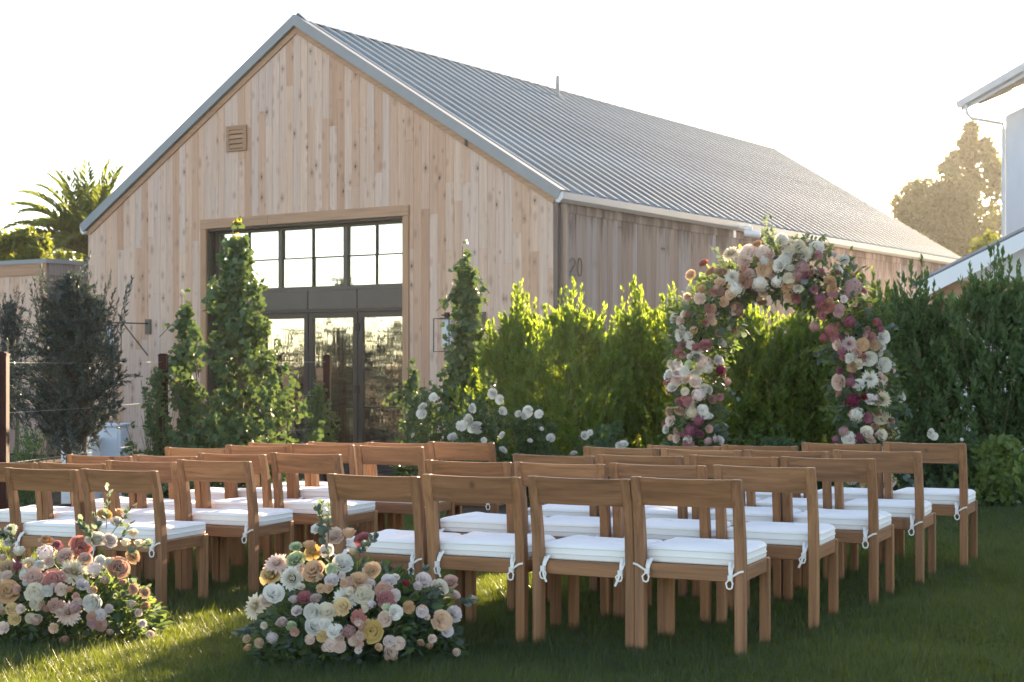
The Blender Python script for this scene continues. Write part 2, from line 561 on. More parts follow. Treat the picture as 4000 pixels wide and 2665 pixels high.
# wall shell: thin dark sheathing behind the boards, with the opening left free
OX0, OX1, OZ1 = -8.64, -3.45, 4.12          # the doorway
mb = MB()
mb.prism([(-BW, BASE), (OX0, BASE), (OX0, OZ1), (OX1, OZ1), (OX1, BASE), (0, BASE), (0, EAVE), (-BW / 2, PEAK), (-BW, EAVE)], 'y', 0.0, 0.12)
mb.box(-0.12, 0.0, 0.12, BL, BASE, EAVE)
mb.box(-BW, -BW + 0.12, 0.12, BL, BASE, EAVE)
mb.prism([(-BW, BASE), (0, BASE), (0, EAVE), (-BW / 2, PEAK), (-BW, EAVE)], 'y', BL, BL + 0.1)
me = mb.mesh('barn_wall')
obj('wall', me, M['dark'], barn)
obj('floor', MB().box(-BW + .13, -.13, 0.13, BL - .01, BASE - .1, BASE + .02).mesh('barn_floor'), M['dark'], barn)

# gable boards
PW = 0.190
ncol = int(round(BW / PW))
PW = BW / ncol
def board_piece(x0, x1, za0, za1, zb0, zb1, t):
    """a board between x0 and x1; its foot at z za0 (left) za1 (right), its top zb0 / zb1; origin at its foot"""
    v = []
    for y in (-t, -0.002):
        v += [(0, y, za0 - za0), (x1 - x0, y, za1 - za0), (x1 - x0, y, zb1 - za0), (0, y, zb0 - za0)]
    f = [(0, 1, 2, 3), (7, 6, 5, 4), (0, 4, 5, 1), (1, 5, 6, 2), (2, 6, 7, 3), (3, 7, 4, 0)]
    m_ = MB().add(v, f)
    return m_.mesh('barn_board')
for i in range(ncol):
    x0, x1 = -BW + i * PW + 0.0025, -BW + (i + 1) * PW - 0.0025
    lo = BASE
    if x1 > -8.80 and x0 < -3.31:
        lo = 4.32 if x0 > -8.82 and x1 < -3.29 else BASE
    t0, t1 = top_at(x0) - 0.10, top_at(x1) - 0.10
    cuts = []
    z = lo + rng.uniform(0.3, 2.8)
    if lo < 0:
        z = rng.choice([1.3, 3.6, 3.1, 4.3]) + rng.uniform(-0.6, 0.6)
    while z < min(t0, t1) - 0.4:
        cuts.append(z)
        z += rng.uniform(1.1, 3.0)
    if rng.random() < 0.3 and cuts:
        cuts.pop()
    segs = [lo] + cuts
    for k, a in enumerate(segs):
        tt = rng.uniform(0.020, 0.027)
        if k + 1 < len(segs):
            b = segs[k + 1] - 0.003
            me = board_piece(x0, x1, a, a, b, b, tt)
        else:
            me = board_piece(x0, x1, a, a, t0, t1, tt)
        obj('board', me, M['cedar'], barn, loc=(x0, 0, a))

# boards of the long side wall
nside = int(BL / 0.19)
side_me = []
for k in range(3):
    t = 0.02 + 0.003 * k
    side_me.append(MB().box(0.002, t, 0.0025, 0.1875, 0, EAVE - BASE - 0.02).mesh('side_board'))
for i in range(nside):
    obj('board', side_me[rng.randrange(3)], M['weathered'], barn, loc=(0, 0.02 + i * 0.19, BASE))

# rake boards and metal rake trim
def slope_bar(mb, side, s0, s1, n0, n1, y0, y1):
    """a bar along the rake: s measured down the slope from the peak, n normal to it"""
    c, s_ = math.cos(PH), math.sin(PH)
    v = []
    for y in (y0, y1):
        for (s, nn) in ((s0, n0), (s1, n0), (s1, n1), (s0, n1)):
            x = (s * c + nn * s_)
            if s == s0:
                x = 0.0 if s0 == 0 else x
            z = PEAK - s * s_ + nn * c if s != s0 or s0 != 0 else PEAK + nn / c
            v.append((-BW / 2 + side * x, y, z))
    f = [(0, 1, 2, 3), (7, 6, 5, 4), (0, 4, 5, 1), (1, 5, 6, 2), (2, 6, 7, 3), (3, 7, 4, 0)]
    mb.add(v, f)
    return mb
SLEN = (BW / 2 + 0.03) / math.cos(PH)
for side in (-1, 1):
    obj('rake_board', slope_bar(MB(), side, 0, SLEN - 0.02, -0.16, -0.045, -0.055, 0.0).mesh('rake_board'), M['cedar_x'], barn)
    obj('rake_trim', slope_bar(MB(), side, 0, SLEN + 0.06, -0.035, 0.16, -0.13, 0.05).mesh('rake_trim'), M['trim_metal'], barn)

# the roof
c_, s_ = math.cos(PH), math.sin(PH)
mb = MB()
th = 0.12
mb.prism([(-BW / 2, PEAK + 0.10), (0.10, EAVE + 0.10 - 0.10 * SL), (0.10, EAVE - 0.02 - 0.10 * SL), (-BW / 2, PEAK - 0.02), (-BW - 0.10, EAVE - 0.02 - 0.10 * SL), (-BW - 0.10, EAVE + 0.10 - 0.10 * SL)], 'y', 0.06, BL + 0.1)
roof = obj('roof', mb.mesh('roof_deck'), M['trim_metal'], barn)
RS = 0.42
RL = (BW / 2 + 0.16) / c_
rib = [(0.0, 0.0), (0.012, 0.058), (0.066, 0.058), (0.078, 0.0), (RS / 2 + 0.03, 0.006), (RS, 0.0)]
v = []
for s in (0.0, RL * 0.33, RL * 0.66, RL):
    for (y, nn) in rib:
        v.append((s * c_ + nn * s_, y, -s * s_ + nn * c_))
nr = len(rib)
f = [(k * nr + i, k * nr + i + 1, (k + 1) * nr + i + 1, (k + 1) * nr + i) for k in range(3) for i in range(nr - 1)]
f.append((0, 1, 2, 3))
panel_me = bpy.data.meshes.new('roof_panel')
panel_me.from_pydata(v, [], f)
panel_me.materials.append(M['roof'])
npan = int((BL - 0.05) / RS)
for i in range(npan):
    obj('roof_panel', panel_me, None, roof, loc=(-BW / 2, 0.075 + i * RS, PEAK + 0.135))
obj('ridge_cap', MB().prism([(-BW / 2 - 0.25, PEAK + 0.20 - 0.25 * SL), (-BW / 2, PEAK + 0.255), (-BW / 2 + 0.25, PEAK + 0.20 - 0.25 * SL), (-BW / 2 + 0.25, PEAK + 0.19 - 0.25 * SL), (-BW / 2, PEAK + 0.235), (-BW / 2 - 0.25, PEAK + 0.19 - 0.25 * SL)], 'y', 0.0, BL + 0.1).mesh('ridge_cap'), M['gutter'], roof)
vx = -BW / 2 + 0.75
vz = PEAK - 0.75 * SL + 0.12
mb = MB().tube([(vx, 8.6, vz), (vx, 8.6, vz + 0.55)], 0.05, 10).box(vx - 0.12, vx + 0.12, 8.48, 8.72, vz - 0.05, vz + 0.07)
obj('vent_stack', mb.mesh('vent_stack'), M['trim_metal'], roof)
gp = [(0.035, 4.33), (0.035, 4.20), (0.10, 4.18), (0.17, 4.24), (0.19, 4.36), (0.175, 4.36), (0.155, 4.25), (0.10, 4.20), (0.05, 4.215), (0.05, 4.33)]
obj('gutter', MB().prism(gp, 'y', -0.10, BL + 0.1).mesh('gutter'), M['gutter'], barn)
obj('gutter_end', MB().prism([(0.03, 4.34), (0.03, 4.19), (0.10, 4.17), (0.175, 4.235), (0.195, 4.365)], 'y', -0.115, -0.101).mesh('gutter_end'), M['gutter'], barn)
obj('gutter', MB().prism([(-BW - q[0], q[1]) for q in gp], 'y', -0.10, BL + 0.1).mesh('gutter'), M['white_plastic'], barn)
obj('frieze_board', MB().box(0.03, 0.045, 0.2, BL, 4.02, 4.17).mesh('frieze'), M['weathered'], barn)
obj('downspout', MB().box(0.028, 0.105, 0.02, 0.15, BASE, 4.17).mesh('downspout', bevel=0.015, seg=2), M['brown_metal'], barn)
obj('corner_trim', MB().box(-0.07, 0.027, -0.034, -0.003, BASE, 4.24).mesh('corner_trim'), M['brown_metal'], barn)

# gable louvre
vent = obj('gable_vent', MB().box(-8.06, -7.98, -0.07, -0.03, 5.69, 6.21).box(-7.59, -7.50, -0.07, -0.03, 5.69, 6.21).box(-7.98, -7.59, -0.068, -0.03, 6.13, 6.21).box(-7.98, -7.59, -0.068, -0.03, 5.69, 5.73).mesh('gable_vent'), M['cedar_x'], barn)
obj('vent_backing', MB().box(-7.98, -7.59, -0.034, -0.029, 5.73, 6.13).mesh('vent_backing'), M['dark'], vent)
for k in range(4):
    z = 5.745 + k * 0.10
    obj('louver', MB().prism([(-0.064, z), (-0.066, z + 0.012), (-0.036, z + 0.085), (-0.035, z + 0.072)], 'x', -7.985, -7.585).mesh('louver'), M['cedar_x'], vent)

# doorway: wooden surround
obj('lintel', MB().box(-8.80, -6.9, -0.075, 0.1, 4.122, 4.32).mesh('lintel', bevel=0.006), M['cedar_x'], barn)
obj('lintel', MB().box(-6.897, -3.30, -0.070, 0.1, 4.124, 4.325).mesh('lintel', bevel=0.006), M['cedar_x'], barn)
for (a, b) in ((-8.80, -8.642), (-3.448, -3.31)):
    obj('door_jamb', MB().box(a, b, -0.07, 0.1, BASE, 4.12).mesh('door_jamb', bevel=0.006), M['cedar_z'], barn)
obj('reveal', MB().box(-8.64, -8.60, -0.02, 0.34, BASE, 4.11).mesh('reveal'), M['bronze'], barn)
obj('reveal', MB().box(-3.49, -3.45, -0.02, 0.34, BASE, 4.11).mesh('reveal'), M['cedar_z'], barn)
obj('reveal', MB().box(-8.60, -3.49, -0.02, 0.34, 4.075, 4.118).mesh('reveal'), M['bronze'], barn)
GX0, GX1 = -8.60, -3.49
YG = 0.24                                  # glass plane
# transom
tr0, tr1 = 2.83, 4.07
mull = [GX0, -6.80, -5.08, GX1]
tf = MB()
tf.box(GX0, GX1, 0.20, 0.30, tr0 - 0.05, tr0 + 0.02).box(GX0, GX1, 0.20, 0.30, tr1 - 0.05, tr1)
transom = obj('transom_frame', tf.mesh('transom_frame'), M['bronze_pale'], barn)
for k, x in enumerate(mull):
    hw = 0.045
    x = max(GX0 + hw, min(GX1 - hw, x))
    obj('mullion', MB().box(x - hw, x + hw, 0.19, 0.30, tr0 + 0.021, tr1 - 0.051).mesh('mullion'), M['bronze_pale'], transom)
for k in range(3):
    a = mull[k] + (0.09 if k == 0 else 0.045)
    b = mull[k + 1] - (0.09 if k == 2 else 0.045)
    mz = (tr0 + 0.02 + tr1 - 0.05) / 2
    mx_ = (a + b) / 2
    obj('muntin', MB().box(a, b, 0.205, 0.26, mz - 0.012, mz + 0.012).mesh('muntin'), M['iron'], transom)
    obj('muntin', MB().box(mx_ - 0.012, mx_ + 0.012, 0.202, 0.26, tr0 + 0.02, tr1 - 0.05).mesh('muntin'), M['iron'], transom)
    for (xa, xb) in ((a, mx_), (mx_, b)):
        for (za, zb) in ((tr0 + 0.02, mz), (mz, tr1 - 0.05)):
            obj('pane', MB().box(xa + 0.01, xb - 0.01, YG, YG + 0.008, za + 0.01, zb - 0.01).mesh('pane'), M['glass'], transom, loc=(0, 0, 0), rot=(rng.uniform(-.002, .002), 0, rng.uniform(-.002, .002)))
# spandrel panels
leafw = (GX1 - GX0) / 4
for k in range(4):
    a = GX0 + k * leafw
    obj('spandrel_panel', MB().box(a + 0.012, a + leafw - 0.012, 0.18, 0.28, 2.40, tr0 - 0.055).mesh('spandrel', bevel=0.004), M['bronze_pale'], barn)
obj('door_head', MB().box(GX0, GX1, 0.16, 0.30, 2.33, 2.398).mesh('door_head'), M['bronze'], barn)
# four door leaves
for k in range(4):
    a = GX0 + k * leafw + 0.012
    b = a + leafw - 0.024
    z0, z1 = BASE + 0.03, 2.325
    st = 0.105
    mb = MB().box(a, a + st, 0.20, 0.27, z0, z1).box(b - st, b, 0.20, 0.27, z0, z1)
    mb.box(a + st, b - st, 0.202, 0.268, z1 - 0.11, z1).box(a + st, b - st, 0.202, 0.268, z0, z0 + 0.22)
    d = obj('door', mb.mesh('door_leaf'), M['bronze'], barn)
    obj('glass', MB().box(a + st - 0.005, b - st + 0.005, YG, YG + 0.01, z0 + 0.215, z1 - 0.105).mesh('door_glass'), M['glass'], d)
    for z in (0.45,):
        obj('muntin', MB().box(a + st, b - st, 0.215, YG - 0.002, z - 0.011, z + 0.011).mesh('muntin'), M['iron'], d)
    hx = b - 0.015 if k % 2 == 0 else a + 0.015
    for z in (2.02, 0.8, -0.45):
        obj('hinge', MB().box(hx - 0.025, hx + 0.025, 0.165, 0.199, z - 0.08, z + 0.08).mesh('hinge'), M['iron'], d)

# wall lanterns on long brackets
def lantern(wx, label, yoff=0.0):
    t = thing('wall_lantern', label, 'lantern', (0, 0, 0), 0, 'lanterns on the barn front')
    bmx = Matrix.Translation(BARN) @ Matrix.Rotation(-A, 4, 'Z')
    p = bmx @ Vector((wx, -0.03, 2.1))
    t.location = p
    t.rotation_euler = (0, 0, -A)
    obj('wall_plate', MB().box(-0.085, 0.085, -0.03, 0.0, -0.16, 0.16).mesh('wall_plate', bevel=0.004), M['bronze_pale'], t)
    obj('arm', MB().box(-0.012, 0.012, -1.25, -0.03, 0.055, 0.08).mesh('lantern_arm'), M['iron'], t)
    obj('brace', MB().tube([(0, -0.02, -0.62), (0, -0.72, 0.056)], 0.012, 6).mesh('lantern_brace'), M['iron'], t)
    cage = MB()
    ly = -1.1
    cage.box(-0.035, 0.035, ly - 0.035, ly + 0.035, 0.02, 0.12)
    cage.tube([(0, ly, 0.0), (0, ly, 0.022)], 0.12, 14)
    for (dx, dy) in ((-0.17, -0.17), (0.17, -0.17), (0.17, 0.17), (-0.17, 0.17)):
        cage.box(dx - 0.007, dx + 0.007, ly + dy - 0.007, ly + dy + 0.007, -0.58, 0.01)
    for z in (-0.587, 0.0):
        for s in (-1, 1):
            cage.box(-0.177, 0.177, ly + s * 0.17 - 0.006, ly + s * 0.17 + 0.006, z, z + 0.013)
            cage.box(s * 0.17 - 0.006, s * 0.17 + 0.006, ly - 0.163, ly + 0.163, z + 0.001, z + 0.012)
    obj('cage', cage.mesh('lantern_cage'), M['iron'], t)
    obj('lamp_glass', MB().tube([(0, ly, -0.005), (0, ly, -0.50)], 0.095, 18).mesh('lamp_glass', smooth=False), M['frosted'], t)
    return t
lantern(-10.38, 'black caged lantern on an iron bracket beside the olive tree')
lantern(-1.62, 'black caged lantern half hidden behind the slim ginkgo')

# house number 20 on the side wall
hn = thing('house_number', 'thin dark numerals 20 on the weathered side wall', 'house number', BARN, -A)
def stroke(pts, r=0.012):
    return MB().tube([(0.045, p[0] + 0.09, p[1]) for p in pts], r, 6)
h0, h1 = 2.90, 3.22
two = [(0.27 + 0.085 * (1 - math.cos(t)) , h1 - 0.09 + 0.085 * math.sin(t)) for t in np.linspace(0.1, PI * 1.15, 10)]
two += [(0.36, 3.05), (0.28, h0 + 0.06), (0.265, h0), (0.44, h0)]
obj('digit', stroke(two).mesh('digit'), M['bronze'], hn)
zero = [(0.60 + 0.075 * math.cos(t), 3.06 + 0.165 * math.sin(t)) for t in np.linspace(0, 2 * PI, 22)]
obj('digit', stroke(zero).mesh('digit'), M['bronze'], hn)

# security camera under the gutter
sc_ = thing('security_camera', 'white security camera on a bracket under the barn gutter', 'camera', BARN, -A)
obj('bracket', MB().box(0.03, 0.06, 7.05, 7.17, 4.03, 4.34).box(0.06, 0.42, 7.08, 7.14, 4.22, 4.28).mesh('camera_bracket', bevel=0.008), M['white_plastic'], sc_)
obj('camera_body', MB().tube([(0.42, 7.11, 4.25), (0.42, 7.11, 4.18)], 0.06, 12).tube([(0.30, 7.06, 4.12), (0.62, 7.20, 4.08)], 0.075, 12).mesh('camera_body', bevel=0.006), M['white_plastic'], sc_)

# ------------------------------------------------------------------ low flat-roofed annex on the left
ann_p = W(107, 600, 36.5)
annex = thing('annex', 'low flat roofed cedar annex with grey metal coping left of the barn', 'building', (ann_p.x, 36.5, 0), -A)
AT = 1.3 + (1422 - 1014) / 6120 * 36.5
obj('wall', MB().box(-7.0, -0.03, 0.03, 8, BASE, AT - 0.1).mesh('annex_wall'), M['dark'], annex)
for i in range(34):
    obj('board', MB().box(0, 0.185, -0.0 - rng.uniform(0, .005), 0.03, 0, AT - 0.24 - BASE).mesh('annex_board'), M['cedar'], annex, loc=(-(i + 1) * 0.19 + 0.002, 0, BASE))
for i in range(12):
    obj('board', MB().box(-0.03, 0.001 + rng.uniform(0, .004), 0, 0.185, 0, AT - 0.24 - BASE).mesh('annex_board'), M['weathered'], annex, loc=(0, 0.004 + i * 0.19, BASE))
obj('fascia', MB().box(-7, 0.02, -0.025, -0.006, AT - 0.36, AT - 0.08).mesh('fascia'), M['cedar_x'], annex)
obj('fascia', MB().box(0.006, 0.03, -0.004, 8, AT - 0.36, AT - 0.08).mesh('fascia'), M['weathered'], annex)
obj('coping', MB().box(-7.1, 0.055, -0.055, 8.05, AT - 0.082, AT + 0.02).mesh('coping'), M['trim_metal'], annex)

# ------------------------------------------------------------------ white house on the right
HX, HF, HN, EV = 10.7, 34.0, 17.0, 6.98          # its long wall faces left, far corner at HF, eave height EV
house = thing('white_house', 'tall white house with wide eaves at the right edge', 'house', (HX, HF, 0))
LN = HN - HF                                      # runs towards the viewer (negative y)
OV, HWD, HSL = 0.74, 7.6, 0.42
hp = EV + (HWD / 2 + OV) * HSL                    # ridge
obj('wall', MB().prism([(0, BASE), (HWD, BASE), (HWD, EV - 0.30), (HWD / 2, hp - 0.55), (0, EV - 0.30)], 'y', LN, 0).mesh('house_wall'), M['white_paint'], house)
hroof = obj('roof', MB().prism([(-OV, EV), (HWD / 2, hp), (HWD + OV, EV), (HWD + OV, EV + 0.12), (HWD / 2, hp + 0.14), (-OV, EV + 0.12)], 'y', LN - 0.6, 0.6).mesh('house_roof'), M['slate'], house)
for k in range(26):
    y0_ = -0.02 - k * 0.17
    obj('soffit_board', MB().prism([(-OV + 0.02, EV - 0.03), (0.3, EV - 0.03 + (OV + 0.3) * HSL), (0.3, EV - 0.008 + (OV + 0.3) * HSL), (-OV + 0.02, EV - 0.008)], 'y', y0_ + 0.45, y0_ + 0.612).mesh('soffit_board'), M['soffit'], hroof)
obj('fascia', MB().prism([(-OV - 0.03, EV - 0.08), (HWD / 2, hp - 0.09), (HWD / 2, hp + 0.15), (-OV - 0.03, EV + 0.12)], 'y', 0.602, 0.63).mesh('fascia'), M['white_paint'], hroof)
obj('fascia', MB().box(-OV - 0.028, -OV - 0.002, LN - 0.6, 0.6, EV - 0.10, EV + 0.115).mesh('fascia'), M['white_paint'], hroof)
for k in range(8):
    y = -0.5 - k * 1.2
    obj('rafter', MB().prism([(-OV + 0.04, EV - 0.13), (-0.002, EV - 0.13 + (OV - .04) * HSL), (-0.002, EV - 0.034 + (OV - .04) * HSL), (-OV + 0.04, EV - 0.034)], 'y', y, y + 0.09).mesh('rafter'), M['soffit'], hroof)
obj('gutter', MB().prism([(-OV - 0.17, EV + 0.10), (-OV - 0.03, EV + 0.10), (-OV - 0.03, EV - 0.03), (-OV - 0.12, EV - 0.03)], 'y', LN - 0.6, 0.62).mesh('house_gutter'), M['white_paint'], hroof)
dsp = [(-OV - 0.07, 0.1, EV - 0.02), (-OV - 0.06, 0.1, EV - 0.22), (-OV + 0.02, 0.08, EV - 0.33), (-OV + 0.18, 0.05, EV - 0.37), (-0.06, -0.02, EV - 0.47), (-0.05, -0.04, EV - 0.6), (-0.05, -0.04, BASE)]
obj('downspout', MB().tube(dsp, 0.04, 8).mesh('house_downspout', smooth=True), M['white_paint'], house)
# the lower gabled porch in front
PD = 23.5
p0 = W(2150, 640, PD)
porch = thing('porch', 'low white gabled porch roof in front of the white house', 'porch', (p0.x, PD, 0))
pz = p0.z
obj('roof', MB().prism([(-0.25, pz - 0.10), (4.0, pz + 2.0), (4.0, pz + 2.06), (-0.25, pz - 0.04)], 'y', 0.0, 0.5).mesh('porch_roof'), M['slate'], porch)
obj('fascia', MB().prism([(-0.27, pz - 0.32), (4.0, pz + 1.79), (4.0, pz + 2.03), (-0.27, pz - 0.08)], 'y', -0.04, -0.002).mesh('porch_fascia'), M['white_paint'], porch)
obj('soffit', MB().prism([(-0.24, pz - 0.135), (4.0, pz + 1.965), (4.0, pz + 1.985), (-0.24, pz - 0.115)], 'y', 0.0, 0.49).mesh('porch_soffit'), M['cedar_x'], porch)
obj('wall', MB().prism([(0.5, BASE), (4.0, BASE), (4.0, pz + 1.75), (1.2, pz + 0.35), (0.5, pz)], 'y', 0.5, 0.65).mesh('porch_wall'), M['white_paint'], porch)
obj('post', MB().box(0.05, 0.2, 0.25, 0.4, BASE, pz + 0.0).mesh('porch_post'), M['cedar_z'], porch)
obj('beam', MB().box(0.21, 3.2, 0.27, 0.38, pz - 0.25, pz - 0.02).mesh('porch_beam'), M['cedar_x'], porch)

# ------------------------------------------------------------------ foliage machinery
LEAF = {   # templates: unit length along y, x across, z up; all triangles
    'lance': (np.array([(0, 0, 0), (-0.5, 0.45, 0.12), (0, 1, 0), (0.5, 0.45, 0.12)]), np.array([(0, 2, 1), (0, 3, 2)])),
    'oval': (np.array([(0, 0, 0), (-0.42, 0.3, 0.1), (-0.4, 0.7, 0.08), (0, 1, -0.05), (0.4, 0.7, 0.08), (0.42, 0.3, 0.1)]), np.array([(0, 3, 1), (1, 3, 2), (0, 5, 3), (5, 4, 3)])),
    'fan': (np.array([(0, 0, 0), (-0.62, 0.62, 0.06), (-0.28, 0.95, -0.02), (0.0, 0.82, 0.04), (0.28, 0.97, -0.02), (0.62, 0.6, 0.06)]), np.array([(0, 2, 1), (0, 3, 2), (0, 4, 3), (0, 5, 4)])),
    'round': (np.array([(0, 0, 0), (-0.5, 0.3, 0.05), (-0.42, 0.8, 0.02), (0, 1, 0.06), (0.42, 0.8, 0.02), (0.5, 0.3, 0.05)]), np.array([(0, 2, 1), (0, 3, 2), (0, 4, 3), (0, 5, 4)])),
    'tri': (np.array([(-0.5, 0, 0), (0.5, 0, 0), (0, 1, 0)]), np.array([(0, 1, 2)])),
}
def norm(a):
    return a / np.maximum(1e-9, np.linalg.norm(a, axis=-1, keepdims=True))

def leaves_mesh(name, P, D, L, Wd, tmpl, r, U=None, rnd=None):
    """leaves at P pointing along D, lengths L, widths Wd"""
    T, F = LEAF[tmpl]
    n = len(P)
    D = norm(D)
    if U is None:
        U = norm(r.normal(size=(n, 3)) * 0.6 + np.array([0, -0.25, 1.0]))
    X = norm(np.cross(D, U))
    Z = np.cross(X, D)
    V = P[:, None, :] + (T[None, :, 0, None] * Wd[:, None, None]) * X[:, None, :] + (T[None, :, 1, None] * L[:, None, None]) * D[:, None, :] + (T[None, :, 2, None] * L[:, None, None]) * Z[:, None, :]
    k = len(T)
    FF = (F[None] + (np.arange(n) * k)[:, None, None]).reshape(-1, 3)
    if rnd is None:
        rnd = r.random(n)
    return mesh_np(name, V.reshape(-1, 3), FF, False, {'rnd': np.repeat(rnd, k)})

def twigs_mesh(name, S, E, r0, r1=None):
    """three-sided twigs from S to E"""
    n = len(S)
    D = norm(E - S)
    U = np.tile(np.array([0.3, 0.2, 0.93]), (n, 1))
    X = norm(np.cross(D, U))
    Y = np.cross(D, X)
    V = np.zeros((n, 6, 3))
    for k in range(3):
        a = 2 * PI * k / 3
        o_ = math.cos(a) * X + math.sin(a) * Y
        V[:, k] = S + o_ * (r0 if np.isscalar(r0) else r0[:, None])
        rr = r1 if r1 is not None else 0.4 * r0
        V[:, 3 + k] = E + o_ * (rr if np.isscalar(rr) else rr[:, None])
    F = np.array([(0, 1, 4, 3), (1, 2, 5, 4), (2, 0, 3, 5)])
    FF = (F[None] + (np.arange(n) * 6)[:, None, None]).reshape(-1, 4)
    return mesh_np(name, V.reshape(-1, 3), FF)

def along_shoots(S, E, per, r, spread, tipbias=0.0, start=0.15):
    """leaf positions and directions along straight shoots"""
    n = len(S)
    t = start + (1 - start) * r.random((n, per)) ** (1.0 / (1 + tipbias))
    D = norm(E - S)
    P = S[:, None] + (E - S)[:, None] * t[..., None]
    rv = norm(r.normal(size=(n, per, 3)))
    rv = norm(rv - (rv * D[:, None]).sum(-1, keepdims=True) * D[:, None])
    sp = spread * (0.6 + 0.8 * r.random((n, per, 1)))
    sp = sp * (1.15 - 0.75 * t[..., None] ** 3)
    LD = norm(D[:, None] + rv * sp)
    return P.reshape(-1, 3), LD.reshape(-1, 3)

def shoots_in(r, n, h0, h1, rx, ry, prof, length, lean=0.35, up=1.0, shell=0.5, jitter=0.25):
    """shoot tips fill an envelope of height h1 over h0, half widths rx, ry times prof(h01)"""
    hs = r.random(n)
    a = r.random(n) * 2 * PI
    q = shell + (1 - shell) * np.sqrt(r.random(n))
    q = np.where(r.random(n) < 0.3, np.sqrt(r.random(n)) * shell, q)
    pr = np.array([prof(h) for h in hs])
    f1, f2 = r.random(2) * 6
    pr = pr * (1 + 0.22 * np.sin(3 * a + f1) + 0.16 * np.sin(2 * a + 7 * hs + f2))
    ox, oy = np.cos(a) * q, np.sin(a) * q
    tip = np.stack([ox * rx * pr, oy * ry * pr, h0 + (h1 - h0) * hs], 1)
    d = np.stack([ox * lean, oy * lean, np.full(n, up)], 1) + r.normal(size=(n, 3)) * jitter
    d = norm(d)
    ln = length * (0.6 + 0.7 * r.random(n))
    return tip - d * ln[:, None], tip, d

def trunk_mesh(r, base, pts_r, name='trunk'):
    mb = MB()
    for pts, r0, r1 in pts_r:
        mb.tube(pts, r0, 8, r1)
    return mb.mesh(name, smooth=True)

def shrub(name, label, cat, px, ptop, pw, d, mat, seed, nsh=230, per=46, leaf=(0.058, 0.019), lean=0.3, prof=None, group=None, tmpl='lance', shoot=0.42, foot=0.0, peaks=None, depth=None, spread=0.85):
    """upright leafy shrub: shoots with leaves, thin stems"""
    r = np.random.default_rng(seed)
    x = (px * 1.7 - 2000) / 6120 * d
    top = EYE + (1422 - ptop * 1.7) / 6120 * d
    g = ground(x, d)
    hw = pw * 1.7 / 6120 * d / 2 * 1.45
    t = thing(name, label, cat, (x, d, g), 0, group)
    H = top - g
    prof = prof or (lambda h: 1.12 if h < 0.55 else 1.12 - 0.72 * ((h - 0.55) / 0.45) ** 1.5)
    S, E, D = shoots_in(r, nsh, foot, H * 0.86, hw, depth or min(hw, 0.65), prof, shoot, lean)
    # a few leaders that stand out at the top
    nl = 46
    a = r.random(nl) * 2 * PI
    q = r.random(nl) ** 0.7 * 1.05
    tipz = H * (1.0 - 0.30 * q ** 1.8 - 0.09 * r.random(nl))
    tipz[0], q[0] = H, 0.05
    E2 = np.stack([np.cos(a) * q * hw, np.sin(a) * q * 0.4, tipz], 1)
    S2 = E2 - np.stack([np.cos(a) * 0.10 * q, np.sin(a) * 0.06 * q, 0.40 + 0.3 * r.random(nl)], 1)
    P, LD = along_shoots(S, E, per, r, spread, 0.3)
    P2, LD2 = along_shoots(S2, E2, int(per * 0.85), r, spread * 0.7, 0.0)
    P = np.concatenate([P, P2])
    LD = np.concatenate([LD, LD2])
    n = len(P)
    L = leaf[0] * (0.7 + 0.6 * r.random(n))
    me = leaves_mesh('foliage', P, LD, L, leaf[1] / leaf[0] * L, tmpl, r)
    obj('foliage', me, M[mat], t, kind='stuff')
    # stems from the ground to the shoots' feet
    k = min(26, nsh)
    idx = r.choice(nsh, k, replace=False)
    base = np.stack([r.normal(size=k) * 0.08, r.normal(size=k) * 0.06, np.full(k, -0.03)], 1)
    SS = np.concatenate([base, S[r.choice(nsh, min(90, nsh), replace=False)], S2])
    EE = np.concatenate([S[idx], E[:min(90, nsh)] * 0 + S[r.choice(nsh, min(90, nsh), replace=False)] * 0 + SS[k:k + min(90, nsh)] + np.array([0, 0, 0.3]), E2])
    obj('stems', twigs_mesh('stems', SS, EE, np.concatenate([np.full(k, 0.011), np.full(len(SS) - k, 0.004)])), M['twig'], t)
    return t

# ------------------------------------------------------------------ hedge shrubs behind the arch and along the bed
HG = 'evergreen shrubs of the hedge'
hedge_list = [
    ('backlit evergreen shrub with yellow green tips beside the slim ginkgo', 1195, 652, 150, 17.6, 'hedge', 15.0),
    ('broad backlit evergreen shrub in front of the barn corner', 1325, 646, 185, 17.0, 'hedge', 15),
    ('backlit evergreen shrub with bright yellow tips left of the flower arch', 1462, 640, 150, 17.6, 'hedge', 15),
    ('backlit evergreen shrub directly beside the left leg of the arch', 1585, 632, 170, 17.2, 'hedge', 15),
    ('evergreen shrub seen through the left half of the arch', 1715, 665, 170, 17.0, 'hedge', 15),
    ('evergreen shrub seen through the right half of the arch', 1850, 660, 170, 17.0, 'hedge', 15),
    ('backlit yellow green shrub behind the right shoulder of the arch', 2000, 622, 150, 16.8, 'hedge', 15),
    ('dark dense evergreen shrub right of the flower arch', 2110, 598, 200, 15.6, 'hedge_dark', 15),
    ('tallest dark evergreen shrub at the right edge below the white house', 2295, 560, 205, 15.0, 'hedge_dark', 15),
    ('last dark evergreen shrub of the hedge, out beyond the right edge', 2490, 590, 205, 14.6, 'hedge_dark', 15),
]
for k, (lab, px, pt, pw, d, mt, _) in enumerate(hedge_list):
    shrub('hedge_shrub', lab, 'shrub', px, pt, pw, d, mt, 100 + k, nsh=520 if mt == 'hedge' else 560, per=32, leaf=(0.072, 0.029), group=HG)

